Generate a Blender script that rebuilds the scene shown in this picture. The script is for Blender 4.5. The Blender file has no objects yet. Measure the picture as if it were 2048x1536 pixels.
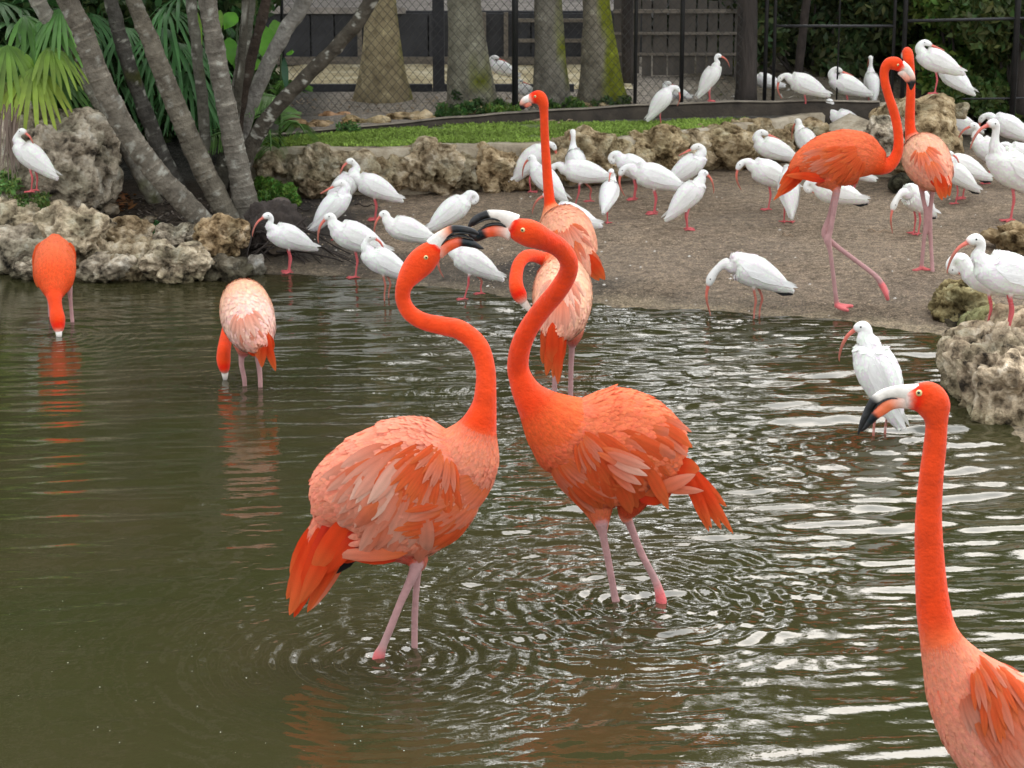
import bpy, math, random
import numpy as np
from mathutils import Vector, Matrix, Euler
from mathutils.bvhtree import BVHTree
random.seed(7); rng = np.random.RandomState(7)
scene = bpy.context.scene
COL = scene.collection

# ---------------------------------------------------------------- camera, world, sun, exposure
F = 4800.0                    # focal length in pixels of the 2048 px wide photograph
PITCH = math.radians(15.13)
CAMH = 3.0
cam_d = bpy.data.cameras.new('camera'); cam = bpy.data.objects.new('camera', cam_d); COL.objects.link(cam)
cam_d.sensor_width = 36.0; cam_d.lens = F / 2048 * 36.0; cam_d.clip_end = 1000; cam_d.clip_start = 0.05
cam.location = (0, 0, CAMH); cam.rotation_euler = (math.pi / 2 - PITCH, 0, 0)
cam_d.dof.use_dof = True; cam_d.dof.focus_distance = 8.6; cam_d.dof.aperture_fstop = 16
scene.camera = cam

SUN_EL, SUN_AZ = math.radians(47), math.radians(14)      # azimuth clockwise from +Y
world = bpy.data.worlds.new('World'); scene.world = world; world.use_nodes = True
nt = world.node_tree; nt.nodes.clear()
N = lambda t: nt.nodes.new(t)
sky = N('ShaderNodeTexSky'); sky.sky_type = 'NISHITA'; sky.sun_disc = False
sky.sun_elevation = SUN_EL; sky.sun_rotation = SUN_AZ; sky.dust_density = 4; sky.air_density = 1.2
tc = N('ShaderNodeTexCoord'); mp = N('ShaderNodeMapping'); mp.inputs['Scale'].default_value = (1, 1, 2.2)
cn = N('ShaderNodeTexNoise'); cn.inputs['Scale'].default_value = 2.6; cn.inputs['Detail'].default_value = 6
cr = N('ShaderNodeValToRGB'); cr.color_ramp.elements[0].position = .30; cr.color_ramp.elements[1].position = .62
cr.color_ramp.elements[0].color = (5.4, 5.9, 6.5, 1); cr.color_ramp.elements[1].color = (9.8, 9.9, 10.0, 1)
mx = N('ShaderNodeMix'); mx.data_type = 'RGBA'; mx.inputs[0].default_value = 0.86
bg = N('ShaderNodeBackground'); bg.inputs['Strength'].default_value = 0.12
wo = N('ShaderNodeOutputWorld')
L = nt.links.new
L(tc.outputs['Generated'], mp.inputs['Vector']); L(mp.outputs[0], cn.inputs['Vector']); L(cn.outputs[0], cr.inputs[0])
# sky brightness added around the veiled sun to whiten the water's reflections
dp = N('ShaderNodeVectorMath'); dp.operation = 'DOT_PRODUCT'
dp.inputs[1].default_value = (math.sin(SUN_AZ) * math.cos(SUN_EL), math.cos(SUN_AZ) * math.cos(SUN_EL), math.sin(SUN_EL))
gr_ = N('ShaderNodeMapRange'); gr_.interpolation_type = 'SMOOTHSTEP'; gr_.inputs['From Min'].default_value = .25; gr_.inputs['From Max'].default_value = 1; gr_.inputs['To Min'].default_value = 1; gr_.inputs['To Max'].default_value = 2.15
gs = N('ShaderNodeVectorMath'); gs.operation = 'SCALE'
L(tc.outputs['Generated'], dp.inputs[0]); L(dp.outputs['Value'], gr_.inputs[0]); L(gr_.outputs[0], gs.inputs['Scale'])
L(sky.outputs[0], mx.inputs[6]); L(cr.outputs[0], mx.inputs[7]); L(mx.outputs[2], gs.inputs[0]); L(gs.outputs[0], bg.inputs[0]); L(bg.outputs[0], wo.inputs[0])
sd = bpy.data.lights.new('sun', 'SUN'); sd.energy = 1.3; sd.angle = math.radians(62); sd.color = (1, .96, .9)
sun = bpy.data.objects.new('sun', sd); COL.objects.link(sun)
sdir = Vector((math.sin(SUN_AZ) * math.cos(SUN_EL), math.cos(SUN_AZ) * math.cos(SUN_EL), math.sin(SUN_EL)))
sun.rotation_euler = sdir.to_track_quat('Z', 'Y').to_euler()
vs = scene.view_settings
vs.view_transform = 'Standard'; vs.look = 'None'; vs.gamma = 1.0; vs.exposure = 0.80; vs.use_curve_mapping = False

# ---------------------------------------------------------------- helpers
CP, SP = math.cos(PITCH), math.sin(PITCH)
def ray(px, py):
    x = (px - 1024) / F; u = (768 - py) / F
    return Vector((x, CP + u * SP, -SP + u * CP))
def Q(px, py, Y):
    d = ray(px, py); return Vector((0, 0, CAMH)) + d * (Y / d.y)
def P(px, py, z=0.0):
    d = ray(px, py); return Vector((0, 0, CAMH)) + d * ((z - CAMH) / d.z)
def ppm(w):                  # photograph pixels per metre at a world point
    return F / (w.y * CP + (CAMH - w.z) * SP)
def sstep(a, b, x):
    t = np.clip((x - a) / (b - a), 0, 1); return t * t * (3 - 2 * t)

_perm = np.random.RandomState(3).permutation(256); _perm = np.concatenate([_perm, _perm, _perm])
_g = np.random.RandomState(5).normal(size=(256, 3)); _g /= np.linalg.norm(_g, axis=1)[:, None]
def pn(p):
    p = np.asarray(p, dtype=np.float64); i = np.floor(p).astype(int); f = p - i; i &= 255
    u = f * f * f * (f * (f * 6 - 15) + 10); out = 0
    for dx in (0, 1):
        for dy in (0, 1):
            for dz in (0, 1):
                h = _perm[_perm[_perm[(i[:, 0] + dx) & 255] + ((i[:, 1] + dy) & 255)] + ((i[:, 2] + dz) & 255)]
                g = _g[h]; d = f - np.array([dx, dy, dz])
                w = (u[:, 0] if dx else 1 - u[:, 0]) * (u[:, 1] if dy else 1 - u[:, 1]) * (u[:, 2] if dz else 1 - u[:, 2])
                out = out + w * (g * d).sum(1)
    return out * 1.6
def fbm(p, o=4):
    p = np.asarray(p); a = 1; s = 0
    for k in range(o): s = s + a * pn(p * 2 ** k + 17.3 * k); a *= .5
    return s

def mesh_np(name, v, f, mats=None, smooth=True, cols=None, fmat=None):
    me = bpy.data.meshes.new(name)
    v = np.asarray(v, dtype=np.float32)
    if isinstance(f, np.ndarray):
        n, k = f.shape
        me.vertices.add(len(v)); me.vertices.foreach_set('co', v.ravel())
        me.loops.add(n * k); me.loops.foreach_set('vertex_index', f.astype(np.int32).ravel())
        me.polygons.add(n); me.polygons.foreach_set('loop_start', np.arange(0, n * k, k, dtype=np.int32))
        me.update(calc_edges=True)
    else:
        me.from_pydata([tuple(map(float, a)) for a in v], [], f)
        me.update()
    if smooth: me.polygons.foreach_set('use_smooth', np.ones(len(me.polygons), dtype=bool))
    if cols is not None: setcol(me, cols)
    for m in (mats or []): me.materials.append(m)
    if fmat is not None: me.polygons.foreach_set('material_index', np.asarray(fmat, dtype=np.int32))
    return me
def setcol(me, cols):
    c = np.ones((len(me.vertices), 4), dtype=np.float32); c[:, :3] = np.asarray(cols)[:, :3]
    a = me.color_attributes.new('Col', 'FLOAT_COLOR', 'POINT'); a.data.foreach_set('color', c.ravel())
def obj(name, me, parent=None, loc=None):
    o = bpy.data.objects.new(name, me); COL.objects.link(o)
    if parent: o.parent = parent
    if loc is not None: o.location = loc
    return o
def tag(o, label=None, cat=None, group=None, kind=None):
    if label: o['label'] = label
    if cat: o['category'] = cat
    if group: o['group'] = group
    if kind: o['kind'] = kind
    return o
def empty(name, loc, label=None, cat=None, group=None):
    o = obj(name, None, None, loc); o.empty_display_size = .05
    return tag(o, label, cat, group)

class MB:
    def __init__(s): s.v = []; s.f = []; s.c = []
    def box(s, c, d, rot=None, col=(1, 1, 1)):
        n = len(s.v); c = Vector(c)
        for i in range(8):
            p = Vector(((i & 1) - .5, ((i >> 1) & 1) - .5, (i >> 2) - .5)); p = Vector((p.x * d[0], p.y * d[1], p.z * d[2]))
            if rot: p = rot @ p
            s.v.append(c + p); s.c.append(col)
        for q in ((0, 2, 3, 1), (4, 5, 7, 6), (0, 1, 5, 4), (2, 6, 7, 3), (0, 4, 6, 2), (1, 3, 7, 5)): s.f.append(tuple(n + i for i in q))
    def strip(s, pts, wid, nrm, col0=(1, 1, 1), col1=(1, 1, 1), fold=0.0):
        n = len(s.v); k = len(pts)
        for i, p in enumerate(pts):
            t = (pts[min(i + 1, k - 1)] - pts[max(i - 1, 0)]).normalized(); w = t.cross(nrm)
            w = w.normalized() if w.length > 1e-6 else Vector((1, 0, 0)); up = w.cross(t)
            a = i / (k - 1); c = tuple(col0[j] * (1 - a) + col1[j] * a for j in range(3))
            s.v += [p - w * wid[i], p - up * fold * wid[i], p + w * wid[i]]; s.c += [c, c, c]
        for i in range(k - 1):
            a = n + 3 * i; s.f += [(a, a + 1, a + 4, a + 3), (a + 1, a + 2, a + 5, a + 4)]
    def tube(s, pts, rad, m=8, col=(1, 1, 1), flat=1.0):
        v, f = tube(pts, rad, m); n = len(s.v); s.v += v; s.f += [tuple(n + i for i in q) for q in f]; s.c += [col] * len(v)
    def mesh(s, name, mat, smooth=True):
        return mesh_np(name, np.array([tuple(a) for a in s.v]), s.f, [mat], smooth, np.array(s.c))
def tube(pts, rad, m=8):
    pts = [Vector(p) for p in pts]; v = []; f = []; k = len(pts); U = None
    for i, p in enumerate(pts):
        t = (pts[min(i + 1, k - 1)] - pts[max(i - 1, 0)]).normalized()
        if U is None: U = t.orthogonal().normalized()
        U = (U - t * U.dot(t)).normalized(); W = t.cross(U)
        for j in range(m):
            a = 2 * math.pi * j / m; v.append(p + (U * math.cos(a) + W * math.sin(a)) * rad[i])
    for i in range(k - 1):
        for j in range(m):
            a = i * m + j; b = i * m + (j + 1) % m; f.append((a, b, b + m, a + m))
    f.append(tuple(reversed(range(m)))); f.append(tuple(range((k - 1) * m, k * m)))
    return v, f

# ---------------------------------------------------------------- materials
def mat(name, col=(.5, .5, .5), rough=.7, spec=.5, attr=False, noise=None, bump=None, ramp=None, metallic=0, sheen=0, coords='Object', sss=0, trans=0, vary=0):
    """noise=(scale,detail,amount[,stretch]) multiplies the colour; ramp=[(pos,col)...] over a noise; bump=(scale,dist[,stretch])"""
    m = bpy.data.materials.new(name); m.use_nodes = True; t = m.node_tree; b = t.nodes['Principled BSDF']; ln = t.links.new
    b.inputs['Roughness'].default_value = rough; b.inputs['Specular IOR Level'].default_value = spec; b.inputs['Metallic'].default_value = metallic
    if sheen: b.inputs['Sheen Weight'].default_value = sheen
    tcn = t.nodes.new('ShaderNodeTexCoord')
    def nz(scale, detail, stretch=None, rough=.6):
        n = t.nodes.new('ShaderNodeTexNoise'); n.inputs['Scale'].default_value = scale; n.inputs['Detail'].default_value = detail; n.inputs['Roughness'].default_value = rough
        mpn = t.nodes.new('ShaderNodeMapping')
        if stretch: mpn.inputs['Scale'].default_value = stretch
        ln(tcn.outputs[coords], mpn.inputs[0]); ln(mpn.outputs[0], n.inputs['Vector']); return n
    src = None
    if ramp:
        n = nz(noise[0], noise[1], noise[3] if len(noise) > 3 else None); r = t.nodes.new('ShaderNodeValToRGB')
        r.color_ramp.elements[0].position = ramp[0][0]; r.color_ramp.elements[0].color = (*ramp[0][1], 1)
        r.color_ramp.elements[1].position = ramp[-1][0]; r.color_ramp.elements[1].color = (*ramp[-1][1], 1)
        for p, c in ramp[1:-1]: e = r.color_ramp.elements.new(p); e.color = (*c, 1)
        ln(n.outputs[0], r.inputs[0]); src = r.outputs[0]
    if attr:
        a = t.nodes.new('ShaderNodeVertexColor'); a.layer_name = 'Col'
        if src is None: src = a.outputs[0]
        else:
            q = t.nodes.new('ShaderNodeMix'); q.data_type = 'RGBA'; q.blend_type = 'MULTIPLY'; q.inputs[0].default_value = 1
            ln(src, q.inputs[6]); ln(a.outputs[0], q.inputs[7]); src = q.outputs[2]
    if src is None:
        c = t.nodes.new('ShaderNodeRGB'); c.outputs[0].default_value = (*col, 1); src = c.outputs[0]
    if noise and not ramp:
        n = nz(noise[0], noise[1], noise[3] if len(noise) > 3 else None)
        mr = t.nodes.new('ShaderNodeMapRange'); mr.inputs['From Min'].default_value = .3; mr.inputs['From Max'].default_value = .7
        mr.inputs['To Min'].default_value = 1 - noise[2]; mr.inputs['To Max'].default_value = 1 + noise[2]
        q = t.nodes.new('ShaderNodeVectorMath'); q.operation = 'SCALE'
        ln(n.outputs[0], mr.inputs[0]); ln(src, q.inputs[0]); ln(mr.outputs[0], q.inputs['Scale']); src = q.outputs[0]
    if vary:      # every bird a slightly different, dirtier or cleaner white
        oi = t.nodes.new('ShaderNodeObjectInfo'); r = t.nodes.new('ShaderNodeValToRGB'); q = t.nodes.new('ShaderNodeMix'); q.data_type = 'RGBA'; q.blend_type = 'MULTIPLY'; q.inputs[0].default_value = 1
        r.color_ramp.elements[0].color = (1 - vary, 1 - vary * 1.25, 1 - vary * 1.9, 1); r.color_ramp.elements[1].color = (1, 1, 1, 1)
        n = nz(7, 3); ad = t.nodes.new('ShaderNodeMath'); ad.operation = 'MULTIPLY_ADD'; ad.inputs[1].default_value = .7
        ln(n.outputs[0], ad.inputs[0]); mm = t.nodes.new('ShaderNodeMath'); mm.operation = 'MULTIPLY'; mm.inputs[1].default_value = .6; ln(oi.outputs['Random'], mm.inputs[0]); ln(mm.outputs[0], ad.inputs[2])
        ln(ad.outputs[0], r.inputs[0]); ln(src, q.inputs[6]); ln(r.outputs[0], q.inputs[7]); src = q.outputs[2]
    ln(src, b.inputs['Base Color'])
    if bump:
        n = nz(bump[0], 5, bump[2] if len(bump) > 2 else None); bp = t.nodes.new('ShaderNodeBump'); bp.inputs['Distance'].default_value = bump[1]; bp.inputs['Strength'].default_value = 1
        ln(n.outputs[0], bp.inputs['Height']); ln(bp.outputs[0], b.inputs['Normal'])
    if sss: b.inputs['Subsurface Weight'].default_value = sss; b.inputs['Subsurface Radius'].default_value = (.02, .006, .003)
    if trans:
        tr = t.nodes.new('ShaderNodeBsdfTranslucent'); ms = t.nodes.new('ShaderNodeMixShader'); ms.inputs[0].default_value = trans
        ln(src, tr.inputs[0]); ln(b.outputs[0], ms.inputs[1]); ln(tr.outputs[0], ms.inputs[2]); ln(ms.outputs[0], t.nodes['Material Output'].inputs[0])
    return m

M = {}
M['skin'] = mat('flamingo_down', attr=True, rough=.75, spec=.15, noise=(16, 8, .16), bump=(55, .006), sheen=.15)
M['plume'] = mat('flamingo_plumage', attr=True, rough=.7, spec=.2, noise=(70, 3, .10), bump=(90, .003), trans=.15)
M['ibis'] = mat('ibis_down', attr=True, rough=.8, spec=.15, noise=(40, 4, .03), bump=(120, .002), vary=.10)
M['ibis_wing'] = mat('ibis_wing_feathers', attr=True, rough=.8, spec=.15, noise=(30, 3, .02), vary=.08)
M['bill'] = mat('bill_horn', attr=True, rough=.32, spec=.5, noise=(50, 3, .10), bump=(80, .002))
M['eye'] = mat('eye_yellow', (.66, .52, .22), rough=.15)
M['pupil'] = mat('pupil_black', (.005, .005, .005), rough=.05)
M['leaf'] = mat('leaf', attr=True, rough=.45, spec=.4, noise=(8, 3, .25), trans=.3)
M['crown'] = mat('crown_leaf', attr=True, rough=.55, spec=.3, trans=.25)
M['grass'] = mat('grass_blade', attr=True, rough=.6, spec=.2, trans=.3)
M['bark'] = mat('palm_bark', attr=True, rough=.9, spec=.2, noise=(14, 8, 0), bump=(45, .02),
                ramp=[(.30, (.45, .42, .38)), (.50, (.85, .82, .76)), (.62, (1.05, 1.02, .95)), (.72, (1.7, 1.7, 1.6))])
M['bark_moss'] = mat('mossy_palm_bark', attr=True, rough=.9, spec=.2, noise=(3.5, 9, 0), bump=(50, .02),
                ramp=[(.38, (.75, .75, .75)), (.50, (.95, .95, .9)), (.56, (.7, .9, .35)), (.66, (.6, .8, .22))])
M['bark_dark'] = mat('dark_bark', (.045, .036, .03), rough=.95, noise=(12, 6, .5, (1, 1, .2)), bump=(30, .03, (1, 1, .2)))
M['wood'] = mat('weathered_wood', (.17, .145, .115), rough=.9, noise=(9, 5, .35, (1, 1, 6)), bump=(25, .006, (1, 1, 8)))
M['darkwood'] = mat('dark_stained_wood', (.040, .040, .044), rough=.85, noise=(6, 5, .35), bump=(30, .004))
M['metal'] = mat('black_painted_metal', (.012, .012, .013), rough=.5, noise=(20, 3, .3), bump=(60, .001))
M['wire'] = mat('dark_wire', (.035, .034, .03), rough=.6, noise=(20, 2, .2))
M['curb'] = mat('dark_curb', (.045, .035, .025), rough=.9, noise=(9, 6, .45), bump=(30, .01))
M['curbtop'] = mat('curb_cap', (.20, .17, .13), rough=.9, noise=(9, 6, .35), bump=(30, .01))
M['concrete'] = mat('rough_concrete', rough=.92, noise=(5, 9, 0), bump=(40, .012),
                    ramp=[(.33, (.17, .135, .09)), (.47, (.36, .30, .21)), (.58, (.46, .40, .30)), (.7, (.27, .21, .13))])
M['root'] = mat('dark_roots', (.04, .03, .024), rough=.95, noise=(20, 5, .4), bump=(40, .01))
M['stick'] = mat('dry_stick', (.28, .20, .13), rough=.9, noise=(20, 4, .3))
def rockmat(name, a, b, c, d, sc=7):
    m = mat(name, rough=.95, spec=.15, noise=(sc * 1.6, 10, 0), bump=(34, .06), ramp=[(.34, a), (.44, b), (.55, c), (.66, d)], attr=True); return m
M['rock_tan'] = rockmat('tan_limestone', (.07, .045, .02), (.40, .31, .19), (.68, .56, .38), (.84, .75, .58))
M['rock_grey'] = rockmat('grey_limestone', (.05, .042, .032), (.38, .31, .22), (.72, .61, .45), (.90, .82, .67))

# ---------------------------------------------------------------- terrain
_sh = [P(a, b, 0) for a, b in ((-1500, 505), (-600, 515), (0, 530), (300, 540), (480, 546), (600, 546), (700, 556), (820, 572), (1000, 592), (1200, 607), (1400, 622), (1600, 637), (1750, 652), (1880, 668), (1980, 800), (2060, 900), (2300, 1150), (3000, 1500))]
SX = np.array([p.x for p in _sh]); SY = np.array([p.y for p in _sh])
_w = [P(a, b, .15) for a, b in ((-400, 380), (520, 383), (600, 383), (760, 385), (930, 377), (1040, 375), (1200, 368), (1440, 338), (1600, 312), (1740, 290), (2100, 250), (2600, 245))]
WX = np.array([p.x for p in _w]); WY = np.array([p.y for p in _w])
_c = [(520, 282, 272), (700, 268, 257), (900, 251, 238), (1040, 243, 226), (1200, 240, 217), (1300, 237, 212), (1450, 232, 206), (1600, 229, 204), (1745, 227, 205)]
CURB = [(P(a, b, .42), P(a, b, .42)) for a, b, t in _c]
CURBH = [(b - t) / ppm(P(a, b, .42)) / CP for a, b, t in _c]
CX = np.array([p[0].x for p in CURB]); CY = np.array([p[0].y for p in CURB])
XL = _w[1].x; XR = _w[9].x
def sdist(x, y):                     # signed distance to the shoreline, positive on land
    x = np.asarray(x, float); y = np.asarray(y, float); sg = np.sign(y - np.interp(x, SX, SY)); m_ = np.full(x.shape, 1e9)
    for i in range(len(SX) - 1):
        ax, ay, bx, by = SX[i], SY[i], SX[i + 1], SY[i + 1]; t = np.clip(((x - ax) * (bx - ax) + (y - ay) * (by - ay)) / ((bx - ax) ** 2 + (by - ay) ** 2), 0, 1)
        m_ = np.minimum(m_, np.hypot(x - ax - t * (bx - ax), y - ay - t * (by - ay)))
    return sg * m_
def hz(x, y, detail=True):
    x = np.asarray(x, float); y = np.asarray(y, float)
    d = sdist(x, y) + .035 * np.sin(x * 3.1) + .02 * np.sin(x * 9.7 + 1) + .012 * np.sin(x * 23 + 2)
    z = np.where(d < 0, np.maximum(-.55, d * .45), .17 * (1 - np.exp(-np.maximum(d, 0) / 1.3)))
    z = z + .10 * sstep(XL + .3, XL - .4, x) * sstep(.1, 1.2, d)
    w = .10 + .9 * np.maximum(sstep(XR - .1, XR + .5, x), sstep(XL + .1, XL - .4, x))
    t = sstep(0, 1, (y - np.interp(x, WX, WY)) / w)
    z = z * (1 - t) + .42 * t
    c = np.interp(x, CX, CY)
    z = z + .03 * sstep(.02, .12, y - c) * sstep(XL - .2, XL, x) * (1 - sstep(XR, XR + .4, x))
    z = z + sstep(26, 60, y) * .5
    if detail:
        xy = np.stack([x.ravel(), y.ravel(), np.zeros(x.size)], 1)
        n = fbm(xy * 1.3, 3).reshape(x.shape) * .012 + pn(xy * 9).reshape(x.shape) * .004
        z = z + n * sstep(.02, .5, np.abs(d)) * np.where(d > 0, 1, 0)
    return z
def G(px, py):                      # where the ray through a photograph pixel meets the ground
    d = ray(px, py); o = Vector((0, 0, CAMH)); ts = np.linspace(4, 30, 1500)
    xs = o.x + d.x * ts; ys = o.y + d.y * ts; zs = o.z + d.z * ts
    g = np.maximum(hz(xs, ys), -.0); k = np.argmax(zs < g)
    a, b = zs[k - 1] - g[k - 1], zs[k] - g[k]; t = ts[k - 1] + (ts[k] - ts[k - 1]) * a / (a - b)
    return o + d * float(t)
def gridaxis(lo, hi, step, far):
    a = np.arange(lo, hi + step, step); s = step; l = [lo]; h = [a[-1]]
    while l[-1] > -far: s *= 1.35; l.append(l[-1] - s)
    s = step
    while h[-1] < far: s *= 1.35; h.append(h[-1] + s)
    return np.concatenate([np.array(l[1:][::-1]), a, np.array(h[1:])])
def grid_faces(nx, ny):
    i = np.arange(nx - 1)[None, :] + np.arange(ny - 1)[:, None] * nx; i = i.ravel()
    return np.stack([i, i + 1, i + 1 + nx, i + nx], 1)
gx = gridaxis(-4.2, 4.2, .04, 220); gy = gridaxis(10.5, 18.5, .04, 220)
GX, GY = np.meshgrid(gx, gy); GZ = hz(GX, GY)

gm = bpy.data.materials.new('ground_soil_and_sand'); gm.use_nodes = True
t = gm.node_tree; b = t.nodes['Principled BSDF']; b.inputs['Roughness'].default_value = .95; b.inputs['Specular IOR Level'].default_value = .2
def nd(k, **kw):
    n = t.nodes.new(k)
    for a, v in kw.items(): n.inputs[a].default_value = v
    return n
tcn = nd('ShaderNodeTexCoord'); n1 = nd('ShaderNodeTexNoise', Scale=22, Detail=10, Roughness=.75); n2 = nd('ShaderNodeTexNoise', Scale=1.3, Detail=5)
n3 = nd('ShaderNodeTexNoise', Scale=95, Detail=3)
for n in (n1, n2, n3): t.links.new(tcn.outputs['Object'], n.inputs['Vector'])
r1 = nd('ShaderNodeValToRGB'); e = r1.color_ramp.elements
e[0].position = .33; e[0].color = (.38, .36, .33, 1); e[1].position = .68; e[1].color = (1.7, 1.65, 1.6, 1); x = e.new(.5); x.color = (1, 1, 1, 1)
r3 = nd('ShaderNodeValToRGB'); e = r3.color_ramp.elements
e[0].position = .40; e[0].color = (.5, .48, .45, 1); e[1].position = .62; e[1].color = (1.35, 1.33, 1.3, 1)
vc = nd('ShaderNodeVertexColor'); vc.layer_name = 'Col'
m1 = nd('ShaderNodeMix'); m1.data_type = 'RGBA'; m1.blend_type = 'MULTIPLY'; m1.inputs[0].default_value = 1
m2 = nd('ShaderNodeMix'); m2.data_type = 'RGBA'; m2.blend_type = 'MULTIPLY'; m2.inputs[0].default_value = .8
t.links.new(n1.outputs[0], r1.inputs[0]); t.links.new(n3.outputs[0], r3.inputs[0])
t.links.new(vc.outputs[0], m1.inputs[6]); t.links.new(r1.outputs[0], m1.inputs[7]); t.links.new(m1.outputs[2], m2.inputs[6]); t.links.new(r3.outputs[0], m2.inputs[7])
t.links.new(m2.outputs[2], b.inputs['Base Color'])
bp = nd('ShaderNodeBump', Distance=.022); t.links.new(n1.outputs[0], bp.inputs['Height']); bp2 = nd('ShaderNodeBump', Distance=.004); t.links.new(n3.outputs[0], bp2.inputs['Height'])
t.links.new(bp.outputs[0], bp2.inputs['Normal']); t.links.new(bp2.outputs[0], b.inputs['Normal'])
mr = nd('ShaderNodeMapRange'); mr.inputs['From Min'].default_value = .45; mr.inputs['From Max'].default_value = .6; mr.inputs['To Min'].default_value = .5; mr.inputs['To Max'].default_value = .95
t.links.new(n2.outputs[0], mr.inputs[0]); t.links.new(mr.outputs[0], b.inputs['Roughness'])
# colour: dry sand on the bank, wet dark mud at the left, dark litter under the palms, grey gravel behind the curb
X, Yy = GX.ravel(), GY.ravel(); d = sdist(X, Yy)
nz = fbm(np.stack([X, Yy, X * 0], 1) * 1.1, 4); nf = fbm(np.stack([X, Yy, X * 0], 1) * 5 + 7, 3)
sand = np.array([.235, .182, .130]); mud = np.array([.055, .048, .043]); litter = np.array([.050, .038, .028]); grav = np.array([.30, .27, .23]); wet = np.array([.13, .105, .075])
bed = np.array([.10, .085, .045]); tan = np.array([.42, .35, .20])
xm = np.interp(Yy, [12.6, 13.2, 14, 15], [.75, .25, -.55, -1.1])
mw = sstep(.35, -.35, X - xm + nz * .8 + nf * .15)[:, None]
c = sand * (1 + .15 * nz[:, None]); c = c * (1 - mw) + mud * mw
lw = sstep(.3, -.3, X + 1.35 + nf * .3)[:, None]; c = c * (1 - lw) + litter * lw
ww = (sstep(.55, .1, d + nf * .15) * sstep(-.05, .02, d))[:, None]; c = c * (1 - .75 * ww) + wet * .75 * ww
edge = sstep(.16, .04, d + nf * .06)[:, None] * (d > -.05)[:, None]; c = c * (1 - .5 * edge) + np.array([.36, .30, .2]) * .5 * edge * (1 - mw * .5) + c * .25 * edge * mw
bw = sstep(0, -.25, d)[:, None]; c = c * (1 - bw) + bed * bw
tw = sstep(-.05, .1, Yy - np.interp(X, WX, WY))[:, None]; c = c * (1 - tw) + np.array([.10, .095, .085]) * tw
cw = sstep(.0, .1, Yy - np.interp(X, CX, CY))[:, None] * sstep(-1.5, -1.2, X)[:, None]; c = c * (1 - cw) + grav * cw
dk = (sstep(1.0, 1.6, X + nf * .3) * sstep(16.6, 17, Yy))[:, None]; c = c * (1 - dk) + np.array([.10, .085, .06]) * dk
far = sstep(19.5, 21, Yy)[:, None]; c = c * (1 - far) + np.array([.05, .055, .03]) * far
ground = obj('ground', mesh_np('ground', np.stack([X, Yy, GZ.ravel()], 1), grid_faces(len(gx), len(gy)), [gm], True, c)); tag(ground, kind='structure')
tag(ground, 'brown sandy bank and dark soil around the pond')

# ---------------------------------------------------------------- water
RING = []   # (x, y, amplitude, wavelength, decay, reach)
def ring(px, py, amp, wl, dec): p = P(px, py, 0); RING.append((p.x, p.y, amp, wl, dec))
ring(760, 1322, .0095, .075, .55); ring(829, 1308, .007, .06, .5); ring(1232, 1203, .009, .07, .55); ring(1322, 1215, .0095, .08, .6)
ring(1000, 1230, .006, .11, .8); ring(1108, 795, .0045, .085, .5); ring(1144, 790, .0035, .075, .5)
ring(117, 672, .0035, .06, .6); ring(146, 668, .002, .05, .4); ring(448, 750, .0022, .05, .4); ring(520, 780, .002, .05, .4); ring(488, 766, .002, .05, .3)
ring(1760, 900, .006, .10, .8); ring(1782, 880, .004, .08, .6); ring(1430, 628, .003, .06, .6); ring(1508, 640, .003, .07, .6)
ring(1560, 960, .007, .15, .9)
wx = gridaxis(-2.4, 2.75, .0125, 120); wy = gridaxis(6.1, 13.6, .0125, 60)
WXg, WYg = np.meshgrid(wx, wy); x = WXg.ravel(); y = WYg.ravel()
h = np.zeros_like(x)
cx, cy = P(1080, 1180, 0).x, P(1080, 1180, 0).y
rr = np.hypot((x - cx) * .75, (y - cy) * .8)
chop = np.exp(-(rr / .85) ** 2)                                   # trampled water between the two birds
right = sstep(-.9, .5, x - (y - 9) * -.12)                        # livelier on the right than on the left
calm = .26 + .66 * right
nrand = np.random.RandomState(11)
wn = fbm(np.stack([x * .55, y * .4, x * 0], 1), 2)
for k in range(46):
    wl = .11 * math.exp(nrand.uniform(-.5, 1.25)); ang = nrand.normal(math.radians(96), .17); ph = nrand.uniform(0, 6.28)
    kx, ky = math.cos(ang) * 2 * math.pi / wl, math.sin(ang) * 2 * math.pi / wl
    h += (.00105 if wl > .13 else .0016) * (wl / .15) ** 1.1 * np.sin(kx * x + ky * y + ph + 1.6 * wn) * calm * (1.0 if wl < .2 else .75)
xyz = np.stack([x * 5, y * 10, x * 0], 1)
near = .42 + .58 * sstep(6.8, 9.2, y)
h *= near
h += (.5 + .5 * near) * chop * (.0050 * pn(xyz) + .0040 * pn(xyz * 1.9 + 5) + .0030 * pn(xyz * 3.7 + 9))
h += (.25 + .75 * calm) * .0010 * pn(np.stack([x * 8, y * 24, x * 0], 1)) * (1 + 1.5 * np.clip(wn, 0, 1))
h += .00065 * pn(np.stack([x * 26, y * 50, x * 0 + 3], 1)) * (.3 + sstep(10.5, 7.5, y))
for (a, b_, amp, wl, dec) in RING:
    r = np.hypot(x - a, y - b_); h += .45 * amp * np.sin(2 * math.pi * r / wl * (1 + .12 * np.exp(-r / .3)) + 2.2 * wn + 1.2 * pn(np.stack([x * 2, y * 2, x * 0 + a], 1))) * np.exp(-r / (dec * .75)) * sstep(.0, .05, r)
edge_fade = sstep(0, 1.5, x - wx[0] if False else 200 - np.abs(x)) * sstep(.0, .35, np.interp(x, SX, SY) - y + .12)
inside = (x > -2.6) & (x < 2.95) & (y > 5.8) & (y < 13.9)
h = h * edge_fade * np.where(inside, 1, 0)
wm = bpy.data.materials.new('murky_pond_water'); wm.use_nodes = True; t = wm.node_tree; b = t.nodes['Principled BSDF']
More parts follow.
